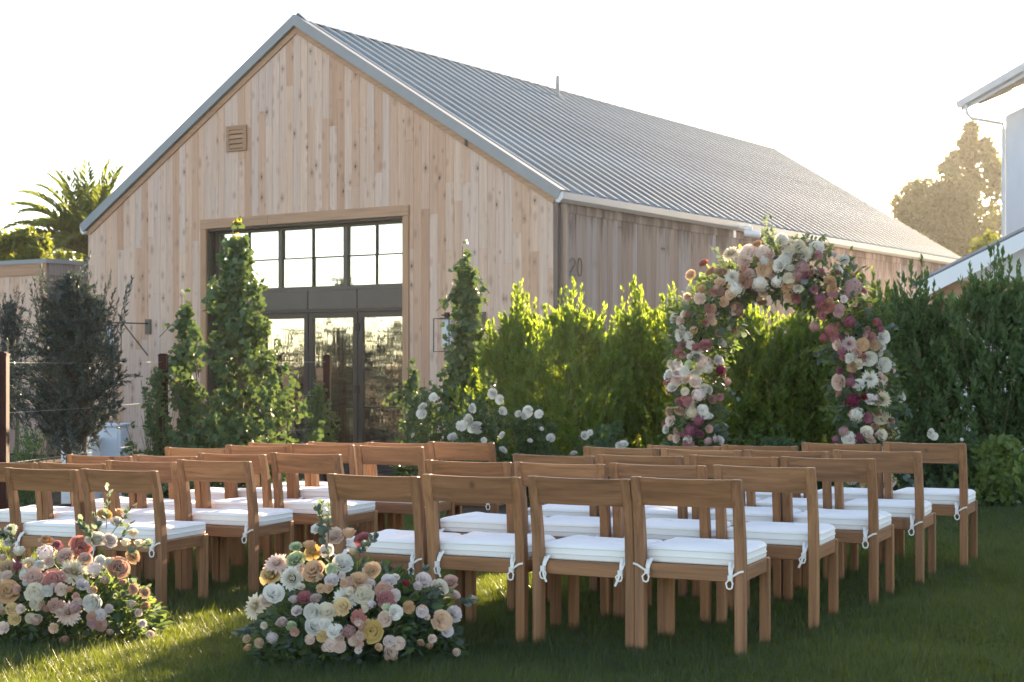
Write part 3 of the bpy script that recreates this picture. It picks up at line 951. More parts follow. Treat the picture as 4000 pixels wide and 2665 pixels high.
# ------------------------------------------------------------------ ginkgos
def ginkgo(label, px, ptop, pw, d, seed, nbr=70, yellow=0, trunk_r=0.03, leafsize=0.066, wide=0.3, per=24):
    r = np.random.default_rng(seed)
    x = (px * 1.7 - 2000) / 6120 * d
    top = EYE + (1422 - ptop * 1.7) / 6120 * d
    g = ground(x, d)
    H = top - g
    hw = pw * 1.7 / 6120 * d / 2
    t = thing('ginkgo_tree', label, 'tree', (x, d, g), 0, 'young ginkgos in front of the barn')
    n = nbr
    gp_ = (lambda h: 1.0 if h < wide else max(0.12, 1.0 - 0.88 * ((h - wide) / (1 - wide)) ** 0.58))
    S, E, D_ = shoots_in(r, n, 0.0, H * 0.93, hw, min(hw, 0.75), gp_, 0.46, 0.6, 1.0, 0.45, 0.36)
    P, LD = along_shoots(S, E, per, r, 1.1, 0.3, 0.05)
    # leader
    Sl = np.array([[0, 0, H * 0.72]])
    El = np.array([[0.0, 0, H]])
    Pl, Dl = along_shoots(Sl, El, 34, r, 1.4, 0.0, 0.0)
    P = np.concatenate([P, Pl])
    LD = np.concatenate([LD, Dl])
    m = len(P)
    P = P + r.normal(size=(m, 3)) * 0.018
    L = leafsize * (0.65 + 0.6 * r.random(m))
    U = norm(r.normal(size=(m, 3)) * 0.55 + np.array([0, -1.0, 0.5]))
    cr = obj('crown', leaves_mesh('crown', P, LD + np.array([0, 0, -0.1]), L, L * 0.95, 'fan', r, U), M['ginkgo'], t, kind='stuff')
    if yellow:
        Py, Dy = along_shoots(np.array([[0, 0, H * 0.80]]), El + np.array([[0, 0, -0.02]]), yellow, r, 1.5, 0.0, 0.0)
        Ly = leafsize * (0.8 + 0.4 * r.random(yellow))
        obj('yellow_leaves', leaves_mesh('yellow_leaves', Py, Dy, Ly, Ly * 0.95, 'fan', r, norm(r.normal(size=(yellow, 3)) * 0.5 + np.array([0, -1, .4]))), M['ginkgo_yellow'], t, kind='stuff')
    tp = [(0.05 * math.sin(q * 5), 0, H * (-0.02 + 1.0 * q)) for q in np.linspace(0, 1, 12)]
    obj('trunk', MB().tube(tp, trunk_r, 8, 0.004).mesh('trunk', smooth=True), M['bark'], t)
    obj('branches', twigs_mesh('branches', S, E, 0.006, 0.002), M['bark'], t)
    return t
ginkgo('tall bushy ginkgo with yellow top leaves in front of the door', 545, 497, 400, 17.4, 31, nbr=270, yellow=12, trunk_r=0.035, wide=0.40)
ginkgo('lower ginkgo with yellowish leaves between olive tree and doorway', 428, 668, 120, 17.8, 32, nbr=80, wide=0.5)
ginkgo('slim dark ginkgo right of the doorway', 1072, 555, 210, 18.0, 33, nbr=190, wide=0.4)
ginkgo('small ginkgo sapling at the right door jamb', 948, 830, 80, 18.6, 34, nbr=50, wide=0.5)

# ------------------------------------------------------------------ olive trees
def olive(label, px, ptop, pbot, pw, d, seed, nsh=420, per=34, trunk=True, name='olive_tree'):
    r = np.random.default_rng(seed)
    x = (px * 1.7 - 2000) / 6120 * d
    zt = EYE + (1422 - ptop * 1.7) / 6120 * d
    zb = EYE + (1422 - pbot * 1.7) / 6120 * d
    g = ground(x, d)
    hw = pw * 1.7 / 6120 * d / 2
    t = thing(name, label, 'tree', (x, d, g), 0, 'olive trees')
    prof = lambda h: math.sqrt(max(0.02, 1 - (2 * h - 0.95) ** 2)) * (1.0 if h < 0.5 else 1.0 - 0.25 * (h - 0.5))
    S, E, D = shoots_in(r, nsh, zb - g, zt - g, hw, hw * 0.9, prof, 0.36, 0.9, 0.55, 0.45, 0.35)
    sp = 60
    a = r.random(sp) * 2 * PI
    E2 = np.stack([np.cos(a) * hw * 1.05 * r.random(sp), np.sin(a) * hw * 0.4, (zt - g) * (1.0 + 0.04 * r.random(sp)) - 0.5 * r.random(sp) * (zt - zb) * 0.5], 1)
    S2 = E2 - np.stack([np.cos(a) * 0.12, np.sin(a) * 0.1, np.full(sp, 0.5)], 1)
    S = np.concatenate([S, S2])
    E = np.concatenate([E, E2])
    P, LD = along_shoots(S, E, per, r, 0.8, 0.2, 0.05)
    m = len(P)
    L = 0.055 * (0.6 + 0.7 * r.random(m))
    obj('crown', leaves_mesh('crown', P, LD, L, L * 0.24, 'lance', r), M['olive'], t, kind='stuff')
    obj('twigs', twigs_mesh('twigs', S, E, 0.004, 0.0015), M['bark'], t)
    cz = (zb + zt) / 2 - g
    if trunk:
        mb = MB()
        for (bx, tx) in ((0.02, -0.1), (0.1, 0.12)):
            mb.tube([(bx, 0, -0.05), (bx + 0.3 * (tx - bx), 0.0, (zb - g) * 0.6), (tx, 0.0, zb - g + 0.1), (tx * 1.4, 0, cz)], 0.035, 8, 0.015)
        k = 30
        idx = r.choice(len(S), k, replace=False)
        obj('trunk', mb.mesh('trunk', smooth=True), M['bark'], t)
        b0 = np.tile(np.array([[0.0, 0, cz - 0.35]]), (k, 1)) + r.normal(size=(k, 3)) * 0.05
        obj('branches', twigs_mesh('branches', b0, S[idx], 0.012, 0.004), M['bark'], t)
    return t
olive('round dark grey green olive tree in front of the barn\'s left corner', 168, 632, 1000, 270, 15.6, 41, nsh=760, per=42)
olive('paler olive tree at the left edge behind the round one', 20, 690, 960, 120, 21.0, 42, nsh=170, per=30)
# trees beside the lawn, out of the picture to the left: the door glass mirrors them
for k, (x, y, h, w) in enumerate([(-11.9, 28.6, 4.3, 1.25), (-16.6, 25.6, 3.3, 1.1)]):
    r = np.random.default_rng(60 + k)
    g = ground(x, y)
    t = thing('olive_tree', ['large olive tree beyond the left side of the lawn', 'smaller olive tree beyond the left side of the lawn'][k], 'tree', (x, y, g), 0, 'olive trees')
    S, E, D = shoots_in(r, 260, 1.2, h, w, w, lambda q: math.sqrt(max(0.02, 1 - (2 * q - 0.95) ** 2)), 0.7, 0.9, 0.6, 0.45, 0.35)
    P, LD = along_shoots(S, E, 24, r, 0.8)
    L = 0.10 * (0.6 + 0.7 * r.random(len(P)))
    obj('crown', leaves_mesh('crown', P, LD, L, L * 0.24, 'lance', r), M['olive'], t, kind='stuff')
    obj('trunk', MB().tube([(0, 0, -0.1), (0.1, 0, 1.2), (-0.1, 0.1, h * 0.7)], 0.12, 8, 0.04).mesh('trunk', smooth=True), M['bark'], t)
for k in range(7):  # dark shrub row added out of view to darken the door glass reflection
    r = np.random.default_rng(70 + k)
    x, y = -12.6 - 0.6 * k, 20.0 + 2.6 * k
    g = ground(x, y)
    t = thing('hedge_shrub', 'dark shrub added for the door reflection beyond the left edge, %s from the barn' % ['seventh', 'sixth', 'fifth', 'fourth', 'third', 'second', 'nearest'][k], 'shrub', (x, y, g), 0, HG)
    S, E, D = shoots_in(r, 300, 0.0, 3.0, 0.9, 1.7, lambda q: 1.1 - 0.4 * q, 0.6, 0.4, 1.0, 0.4, 0.3)
    P, LD = along_shoots(S, E, 22, r, 0.9)
    L = 0.13 * (0.6 + 0.7 * r.random(len(P)))
    obj('foliage', leaves_mesh('foliage', P, LD, L, L * 0.5, 'oval', r), M['olive'], t, kind='stuff')
    obj('stems', twigs_mesh('stems', S * np.array([0.3, 0.3, 0]), S, 0.012, 0.006), M['bark'], t)

# low plants by the posts and cabinets
def low_plant(name, label, px, ptop, pbot, pw, d, mat, seed, n=900, leaf=(0.05, 0.03), tmpl='oval', cat='plant', depth=None, group=None):
    r = np.random.default_rng(seed)
    a = W(px, ptop, d)
    b = W(px, pbot, d)
    g = ground(a.x, d)
    z0 = max(0.0, b.z - g) if pbot < 1060 else 0.0
    H = a.z - g
    hw = pw * 1.7 / 6120 * d / 2
    t = thing(name, label, cat, (a.x, d, g), 0, group)
    ns = n // 14
    S, E, D = shoots_in(r, ns, z0, H, hw, depth or hw, lambda q: math.sqrt(max(0.05, 1 - (1.7 * q - 0.75) ** 2)), 0.28, 0.8, 0.6, 0.4, 0.5)
    P, LD = along_shoots(S, E, 14, r, 1.1)
    m = len(P)
    L = leaf[0] * (0.65 + 0.7 * r.random(m))
    U = norm(r.normal(size=(m, 3)) * 0.6 + np.array([0, -0.7, 0.7]))
    obj('foliage', leaves_mesh('foliage', P, LD, L, L * leaf[1] / leaf[0], tmpl, r, U), M[mat], t, kind='stuff')
    base = np.stack([r.normal(size=ns) * hw * 0.2, r.normal(size=ns) * hw * 0.2, np.full(ns, max(-0.02, z0 - 0.05))], 1)
    obj('stems', twigs_mesh('stems', base, S, 0.004, 0.003), M['stem'], t)
    return t
low_plant('climbing_vine', 'dark climbing plant on the middle post by the olive tree', 362, 850, 1060, 70, 17.3, 'rose_leaf', 51, 1500, (0.055, 0.03))
low_plant('climbing_vine', 'dark climbing plant on the post before the glass doors', 733, 885, 1040, 62, 20.8, 'rose_leaf', 52, 1400, (0.06, 0.03))
low_plant('low_shrub', 'low dark shrub at the foot of the left post', 70, 985, 1100, 120, 19.0, 'hedge_dark', 53, 2200, (0.035, 0.018), cat='shrub')
low_plant('low_shrub', 'small loose shrub beside the grey cabinet', 300, 1010, 1100, 75, 17.5, 'rose_leaf', 54, 600, (0.05, 0.03), cat='shrub')
low_plant('low_shrub', 'low dark shrub under the tall ginkgo', 520, 960, 1100, 300, 16.6, 'ginkgo', 55, 3000, (0.06, 0.055), 'fan', cat='shrub', depth=0.4)
low_plant('low_shrub', 'leafy green plant at the right edge of the bed', 2300, 1010, 1180, 150, 13.95, 'light_leaf', 56, 1900, (0.075, 0.045), cat='shrub', depth=0.45)
low_plant('low_shrub', 'dark undergrowth behind the right leg of the arch', 2110, 1000, 1160, 220, 14.9, 'rose_leaf', 57, 2600, (0.05, 0.028), cat='shrub', depth=0.4)
low_plant('low_shrub', 'dark undergrowth at the foot of the hedge inside the arch', 1790, 1010, 1160, 330, 15.8, 'hedge_dark', 58, 3600, (0.05, 0.026), cat='shrub', depth=0.4)

for k, (px, lab) in enumerate([(1170, 'added sun blocking shrub behind the slim ginkgo'), (1300, 'added sun blocking shrub behind the broad backlit shrub'), (1430, 'added sun blocking shrub behind the yellow tipped shrub'), (1560, 'low dark shrub behind the shrub at the arch\'s left leg'), (1690, 'added sun blocking shrub far behind the left half of the arch'), (1820, 'added sun blocking shrub far behind the right half of the arch'), (1950, 'added sun blocking shrub far behind the right leg of the arch'), (2080, 'added sun blocking shrub far behind the dense shrub right of the arch')]):  # dense low row added to keep low sun off the hedge's foot
    low_plant('low_shrub', lab, px, 815, 1100, 170, 19.6, 'hedge_dark', 590 + k, 1500, (0.10, 0.055), cat='shrub', depth=0.4, group='added shrubs that block low sun behind the hedge')

# ------------------------------------------------------------------ wire fence with red brown posts
fence = thing('wire_fence', 'wire trellis fence on three red brown posts with rounded caps', 'fence', (-4.5, 14.0, 0))
fp = [W(6, 812, 13.6), W(375, 815, 17.4), W(751, 818, 21.0)]
org = Vector((-4.5, 14.0, 0))
for p in fp:
    g = ground(p.x, p.y)
    q = p - org
    mb = MB().box(q.x - 0.045, q.x + 0.045, q.y - 0.045, q.y + 0.045, g - 0.1, p.z - 0.02)
    mb.prism([(q.x - 0.05, p.z - 0.019), (q.x + 0.05, p.z - 0.019), (q.x + 0.05, p.z - 0.005), (q.x + 0.025, p.z + 0.012), (q.x - 0.025, p.z + 0.012), (q.x - 0.05, p.z - 0.005)], 'y', q.y - 0.05, q.y + 0.05)
    obj('post', mb.mesh('fence_post'), M['post_red'], fence)
for h in (1.30, 0.86, 0.42):
    for a, b in zip(fp[:-1], fp[1:]):
        qa = Vector((a.x, a.y, a.z - (1.38 - h))) - org
        qb = Vector((b.x, b.y, b.z - (1.38 - h))) - org
        mid = (qa + qb) / 2 - Vector((0, 0, 0.012))
        obj('wire', MB().tube([qa, mid, qb], 0.0011, 4).mesh('wire'), M['gutter'], fence)

# utility cabinets
def cabinet(label, px0, px1, ptop, d, mat):
    a, b = W(px0, ptop, d), W(px1, ptop, d)
    g = ground(a.x, d)
    t = thing('utility_cabinet', label, 'cabinet', (a.x, d, g), 0)
    w, h = b.x - a.x, a.z - g
    obj('body', MB().box(0, w, 0, 0.5, 0, h - 0.04).mesh('cabinet_body', bevel=0.01), M[mat], t)
    obj('lid', MB().box(-0.02, w + 0.02, -0.03, 0.53, h - 0.038, h).mesh('cabinet_lid', bevel=0.008), M[mat], t)
    obj('door', MB().box(0.05, w - 0.05, -0.012, -0.001, 0.1, h - 0.1).mesh('cabinet_door', bevel=0.003), M[mat], t)
cabinet('white utility cabinet behind the olive trunk', 140, 212, 1008, 23.4, 'cabinet_white')
cabinet('pale grey blue utility cabinet beside the white one', 214, 278, 975, 23.9, 'cabinet')

# ------------------------------------------------------------------ palm and trees behind the annex
pc = W(206, 588, 58)
palm = thing('palm_tree', 'feathery date palm behind the annex beside the barn roof', 'palm', (pc.x, 58, BASE))
r = np.random.default_rng(77)
obj('trunk', MB().tube([(0, 0, 0), (0.05, 0, pc.z - BASE)], 0.35, 12, 0.28).mesh('palm_trunk', smooth=True), M['bark'], palm)
for k in range(44):
    az = 2 * PI * (k * 0.381966) + r.normal() * 0.1
    el = rad(84 - 66 * (k / 44.0) ** 0.9)
    Lf = 3.5 + r.random() * 0.7
    pts = []
    p = np.array([0.0, 0.0, pc.z - BASE])
    dirv = np.array([math.cos(az) * math.cos(el), math.sin(az) * math.cos(el), math.sin(el)])
    nseg = 12
    for s in range(nseg + 1):
        pts.append(p.copy())
        p = p + dirv * Lf / nseg
        dirv = norm(dirv + np.array([0, 0, -0.085 - 0.02 * s * 0.4]))
    pts = np.array(pts)
    t = np.repeat(np.linspace(0.12, 1.0, 46), 2)
    i0 = np.minimum((t * nseg).astype(int), nseg - 1)
    fr = t * nseg - i0
    P = pts[i0] * (1 - fr[:, None]) + pts[i0 + 1] * fr[:, None]
    T = norm(pts[i0 + 1] - pts[i0])
    sd_ = np.tile([1.0, -1.0], 46)
    side = norm(np.cross(T, np.array([0, 0, 1.0]))) * sd_[:, None]
    D = norm(side * 0.75 + T * 0.75 + np.array([0, 0, 0.25]) + r.normal(size=T.shape) * 0.06)
    L = 0.62 * np.sin(np.clip(t * 0.92 + 0.12, 0, 1) * PI) ** 0.6 + 0.1
    fo = obj('frond', leaves_mesh('frond', P, D, L, np.full(len(L), 0.05), 'lance', r), M['palm'], palm)
    obj('midrib', MB().tube([tuple(q) for q in pts], 0.028, 5, 0.006, cap=False).mesh('midrib'), M['stem'], fo)

def round_tree(name, label, x, d, zc, rx, rz, mat, seed, n=3500, leaf=0.2, trunk_r=0.2, clumps=26, group='trees far behind', cone=False):
    r = np.random.default_rng(seed)
    t = thing(name, label, 'tree', (x, d, BASE), 0, group)
    per = n // clumps
    Ps = []
    for c in range(clumps):
        v = norm(r.normal(size=3))
        q = r.random() ** 0.4 * 0.85
        if cone:
            h = r.random()
            k_ = (1.02 - h) * (0.55 + 0.75 * r.random())
            cc = np.array([v[0] * rx * k_, v[1] * rx * k_, zc - rz + 2 * rz * h])
            sr = rx * 0.22 * (1.15 - h) * (0.5 + r.random())
        else:
            cc = np.array([v[0] * rx * q, v[1] * rx * q, zc + v[2] * rz * q])
            sr = min(rx, rz) * (0.22 + 0.2 * r.random())
        w = norm(r.normal(size=(per, 3))) * (r.random((per, 1)) ** 0.45) * sr
        Ps.append(cc + w)
    P = np.concatenate(Ps) - np.array([0, 0, BASE])
    D = norm(r.normal(size=P.shape) + np.array([0, 0, -0.2]))
    L = leaf * (0.6 + 0.7 * r.random(len(P)))
    obj('crown', leaves_mesh('crown', P, D, L, L * 0.6, 'oval', r), M[mat], t, kind='stuff')
    obj('trunk', MB().tube([(0, 0, 0), (0.1, 0, zc - BASE + rz * (0.9 if cone else 0.2))], trunk_r, 8, trunk_r * 0.3).mesh('trunk', smooth=True), M['bark'], t)
    return t
def rt(name, label, px, pt, pb, pw, d, mat, seed, **kw):
    a, b = W(px, pt, d), W(px, pb, d)
    return round_tree(name, label, a.x, d, (a.z + b.z) / 2, pw * 1.7 / 6120 * d / 2, (a.z - b.z) / 2, mat, seed, **kw)
rt('broadleaf_tree', 'yellow green backlit tree behind the annex at the left edge', 60, 532, 660, 200, 50, 'yellow_tree', 81, n=9000, leaf=0.2)
rt('broadleaf_tree', 'olive green backlit tree low behind the annex and palm', 165, 570, 680, 150, 70, 'yellow_tree', 82, n=4000, leaf=0.2)
rt('broadleaf_tree', 'darker tree at the far left behind the annex', -15, 545, 680, 120, 75, 'hedge_dark', 83, n=3000, leaf=0.24)
rt('broadleaf_tree', 'large hazy backlit round tree behind the barn\'s far end', 2165, 385, 660, 220, 118, 'far_tree', 84, n=11000, leaf=0.46, clumps=70)
rt('conifer_tree', 'tall hazy backlit conifer between barn and white house', 2232, 284, 660, 440, 124, 'far_tree', 85, n=12000, leaf=0.46, clumps=150, cone=True)
rt('broadleaf_tree', 'low sunlit bushy tree beside the white house wall', 2270, 520, 680, 100, 60, 'yellow_tree', 86, n=3000, leaf=0.2)

# ------------------------------------------------------------------ chairs
def chair_meshes():
    m = {}
    prof = [(0.030, 0.0), (0.030, 0.40), (0.022, 0.52), (0.002, 0.66), (-0.028, 0.79), (0.004, 0.79), (0.044, 0.66), (0.072, 0.52), (0.083, 0.41), (0.080, 0.0)]
    for s in (-1, 1):
        mb = MB().prism(prof, 'x', s * 0.25, s * 0.205)
        m['post', s] = mb.mesh('chair_back_leg', bevel=0.004)
        m['fleg', s] = MB().box(min(s * 0.25, s * 0.206), max(s * 0.25, s * 0.206), 0.432, 0.476, 0.0, 0.405).mesh('chair_front_leg', bevel=0.004)
        m['side', s] = MB().box(min(s * 0.243, s * 0.216), max(s * 0.243, s * 0.216), 0.0835, 0.4315, 0.342, 0.404).mesh('chair_side_rail', bevel=0.003)
    # curved top rail
    mb = MB()
    xs_ = np.linspace(-0.2045, 0.2045, 13)
    v = []
    for x in xs_:
        bow = -0.012 * (1 - (x / 0.2045) ** 2)
        for (y, z) in ((0.010, 0.664), (0.036, 0.664), (-0.001, 0.788), (-0.024, 0.788)):
            v.append((x, y + bow, z - 0.003 * (1 - (x / 0.2045) ** 2) * (z > 0.7)))
    f = []
    for i in range(12):
        a, b = i * 4, i * 4 + 4
        f += [(a, a + 1, b + 1, b), (a + 1, a + 2, b + 2, b + 1), (a + 2, a + 3, b + 3, b + 2), (a + 3, a, b, b + 3)]
    f += [(0, 3, 2, 1), (48, 49, 50, 51)]
    m['back'] = mb.add(v, f).mesh('chair_top_rail')
    m['apron'] = MB().box(-0.2045, 0.2045, 0.044, 0.07, 0.34, 0.404).mesh('chair_apron', bevel=0.003)
    m['fapron'] = MB().box(-0.2055, 0.2055, 0.441, 0.467, 0.34, 0.404).mesh('chair_apron_b', bevel=0.003)
    m['seat'] = MB().box(-0.2155, 0.2155, 0.0705, 0.44, 0.388, 0.402).mesh('chair_seat')
    # cushions: rounded pads, three shapes
    for k in range(3):
        r = np.random.default_rng(500 + k)
        nu, nv = 18, 18
        us = np.linspace(-1, 1, nu)
        V = []
        rows = []
        hx, hy, cy = 0.236, 0.212, 0.293
        prof_ = [(0.985, 0.0), (1.0, 0.006), (0.998, 0.022), (1.004, 0.026), (0.998, 0.030), (1.003, 0.05), (1.0, 0.056), (0.985, 0.063), (0.95, 0.0665), (0.85, 0.069), (0.6, 0.072), (0.3, 0.073)]
        nring = 40
        ph = r.random(6) * 6
        for j, (sc, z) in enumerate(prof_):
            ring = []
            for i in range(nring):
                t = 2 * PI * i / nring
                e = 0.22
                cx_ = math.copysign(abs(math.cos(t)) ** e, math.cos(t))
                sy_ = math.copysign(abs(math.sin(t)) ** e, math.sin(t))
                wob = 0.0022 * math.sin(3 * t + ph[0]) + 0.0016 * math.sin(7 * t + ph[1])
                zz = z + (0.003 * math.sin(2 * t + ph[2]) + 0.002 * math.sin(5 * t + ph[3])) * (z / 0.07)
                V.append((cx_ * hx * sc + wob, cy + sy_ * hy * sc + wob, 0.4045 + zz))
        F = []
        for j in range(len(prof_) - 1):
            for i in range(nring):
                F.append((j * nring + i, j * nring + (i + 1) % nring, (j + 1) * nring + (i + 1) % nring, (j + 1) * nring + i))
        F.append(tuple(range(nring - 1, -1, -1)))
        top = len(V)
        V.append((0, cy, 0.4045 + 0.0735))
        lj = (len(prof_) - 1) * nring
        for i in range(nring):
            F.append((lj + i, lj + (i + 1) % nring, top))
        m['cushion', k] = MB().add(V, F).mesh('cushion', smooth=True)
        pip = MB()
        for (sc, z) in ((1.006, 0.026), (1.005, 0.0535)):
            loop = []
            for i in range(nring + 1):
                t = 2 * PI * (i % nring) / nring
                cx_ = math.copysign(abs(math.cos(t)) ** 0.22, math.cos(t))
                sy_ = math.copysign(abs(math.sin(t)) ** 0.22, math.sin(t))
                wob = 0.0022 * math.sin(3 * t + ph[0]) + 0.0016 * math.sin(7 * t + ph[1])
                zz = z + (0.003 * math.sin(2 * t + ph[2]) + 0.002 * math.sin(5 * t + ph[3])) * (z / 0.07)
                loop.append((cx_ * hx * sc + wob, cy + sy_ * hy * sc + wob, 0.4045 + zz))
            pip.tube(loop, 0.0024, 5, cap=False)
        m['piping', k] = pip.mesh('piping', smooth=True)
    # ties: a ribbon knotted round the post, loop and tails hanging
    def ribbon(mb, pts, w, nrm):
        pts = [Vector(p) for p in pts]
        v = []
        for i, p in enumerate(pts):
            d = (pts[min(i + 1, len(pts) - 1)] - pts[max(i - 1, 0)]).normalized()
            s = d.cross(Vector(nrm)).normalized() * w / 2
            q = Vector(nrm) * 0.0012
            v += [p - s - q, p + s - q, p + s + q, p - s + q]
        f = []
        for i in range(len(pts) - 1):
            a, b = i * 4, i * 4 + 4
            for k in range(4):
                f.append((a + k, a + (k + 1) % 4, b + (k + 1) % 4, b + k))
        f += [(0, 1, 2, 3), tuple(len(v) - 4 + k for k in (3, 2, 1, 0))]
        mb.add(v, f)
    for s in (-1, 1):
        for k in range(4):
            r = random.Random(900 + k * 2 + s)
            mb = MB()
            x0 = s * 0.19
            kz = 0.365 + r.uniform(-0.015, 0.012)
            kx = s * (0.192 + r.uniform(-0.006, 0.01))
            ribbon(mb, [(x0 - s * 0.012, 0.062, 0.425), (x0 - s * 0.006, 0.036, 0.40), (kx, 0.026, kz)], 0.014, (0, 1, 0))
            ribbon(mb, [(x0 + s * 0.006, 0.06, 0.42), (x0 + s * 0.004, 0.036, 0.395), (kx, 0.025, kz)], 0.011, (0, 1, 0))
            mb.box(kx - 0.010, kx + 0.010, 0.013, 0.03, kz - 0.012, kz + 0.011)
            ll = r.uniform(0.034, 0.056)
            lean = r.uniform(-0.5, 0.5) * 0.02
            # hanging loop
            ribbon(mb, [(kx, 0.022, kz), (kx - 0.016 + lean, 0.016, kz - ll * 0.5), (kx - 0.010 + lean, 0.015, kz - ll * 0.92), (kx + lean, 0.015, kz - ll), (kx + 0.010 + lean, 0.017, kz - ll * 0.92), (kx + 0.014 + lean, 0.018, kz - ll * 0.5), (kx, 0.022, kz)], 0.007, (0, 1, 0))
            # a tail that stands off to the side
            if k % 2 == 0:
                ribbon(mb, [(kx, 0.02, kz), (kx + s * 0.02, 0.012, kz + 0.014), (kx + s * 0.042, 0.010, kz + 0.028), (kx + s * 0.062, 0.010, kz + 0.033)], 0.009, (0, 1, 0))
            else:
                ribbon(mb, [(kx, 0.02, kz), (kx - s * 0.008, 0.012, kz - 0.03), (kx - s * 0.022, 0.012, kz - 0.06)], 0.010, (0, 1, 0))
            m['tie', s, k] = mb.mesh('tie')
    for me in m.values():
        pass
    return m
CM = chair_meshes()
CHAIRS = [('R', 1, 4, 0.758, 6.811, 0.015), ('R', 1, 3, 0.304, 7.029, 0.002), ('R', 1, 2, -0.185, 7.247, -0.005), ('R', 1, 1, -0.658, 7.465, -0.018), ('R', 2, 4, 1.209, 7.513, 0.021), ('R', 2, 3, 0.72, 7.731, 0.016), ('R', 2, 2, 0.243, 7.949, 0.008), ('R', 2, 1, -0.226, 8.167, 0.005), ('R', 3, 4, 1.656, 8.215, 0.02), ('R', 3, 3, 1.195, 8.433, 0.016), ('R', 3, 2, 0.709, 8.651, 0.007), ('R', 3, 1, 0.238, 8.869, -0.004), ('R', 4, 4, 2.079, 8.917, 0.017), ('R', 4, 3, 1.602, 9.135, 0.006), ('R', 4, 2, 1.131, 9.353, 0.001), ('R', 4, 1, 0.672, 9.571, 0.001), ('R', 5, 4, 2.531, 9.618, 0.028), ('R', 5, 3, 2.068, 9.836, 0.013), ('R', 5, 2, 1.589, 10.055, -0.012), ('R', 5, 1, 1.127, 10.273, -0.025),
          ('L', 1, 4, -2.127, 8.503, -0.063), ('L', 1, 3, -2.610, 8.700, -0.07), ('L', 2, 4, -1.728, 9.111, -0.05), ('L', 2, 3, -2.194, 9.305, -0.066), ('L', 2, 2, -2.659, 9.5, -0.089), ('L', 2, 1, -3.125, 9.69, -0.095), ('L', 3, 4, -1.277, 9.719, -0.044), ('L', 3, 3, -1.769, 9.914, -0.057), ('L', 3, 2, -2.231, 10.108, -0.08), ('L', 3, 1, -2.708, 10.302, -0.09), ('L', 4, 4, -0.806, 10.328, -0.03), ('L', 4, 3, -1.28, 10.522, -0.028), ('L', 4, 2, -1.735, 10.716, -0.047), ('L', 4, 1, -2.195, 10.911, -0.073), ('L', 5, 4, -0.352, 10.936, -0.035), ('L', 5, 3, -0.803, 11.13, -0.049), ('L', 5, 2, -1.249, 11.325, -0.055), ('L', 5, 1, -1.715, 11.519, -0.07)]
ROWN = {1: 'nearest row', 2: 'second nearest row', 3: 'middle row', 4: 'second farthest row', 5: 'farthest row'}
COLN = {0: 'at the aisle', 1: 'second from the aisle', 2: 'third from the aisle', 3: 'outermost from the aisle'}
crng = random.Random(3)
for (b, rw, cl, x, y, z) in CHAIRS:
    k = cl - 1 if b == 'R' else 4 - cl
    blk = 'right' if b == 'R' else 'left'
    th_ = (0.432 if b == 'R' else 0.392) + crng.uniform(-0.022, 0.022)
    t = thing('chair', 'white cushioned teak chair, %s, %s, %s block' % (COLN[k], ROWN[rw], blk), 'chair', (x, y, z), -th_, 'teak ceremony chairs in rows on the lawn')
    for s in (-1, 1):
        obj('leg', CM['post', s], M['teak_z'], t)
        obj('leg', CM['fleg', s], M['teak_z'], t)
        obj('side_rail', CM['side', s], M['teak_y'], t)
    obj('backrest', CM['back'], M['teak_x'], t)
    obj('apron', CM['apron'], M['teak_x'], t)
    obj('apron', CM['fapron'], M['teak_x'], t)
    obj('seat', CM['seat'], M['teak_x'], t)
    kc = crng.randrange(3)
    dx, dy, rz = crng.uniform(-0.006, 0.006), crng.uniform(0, 0.012), crng.uniform(-0.02, 0.02)
    cu = obj('cushion', CM['cushion', kc], M['cushion'], t, loc=(dx, dy, 0), rot=(0, 0, rz))
    obj('piping', CM['piping', kc], M['tape'], cu)
    for s in (-1, 1):
        obj('tie', CM['tie', s, crng.randrange(4)], M['tape'], t)

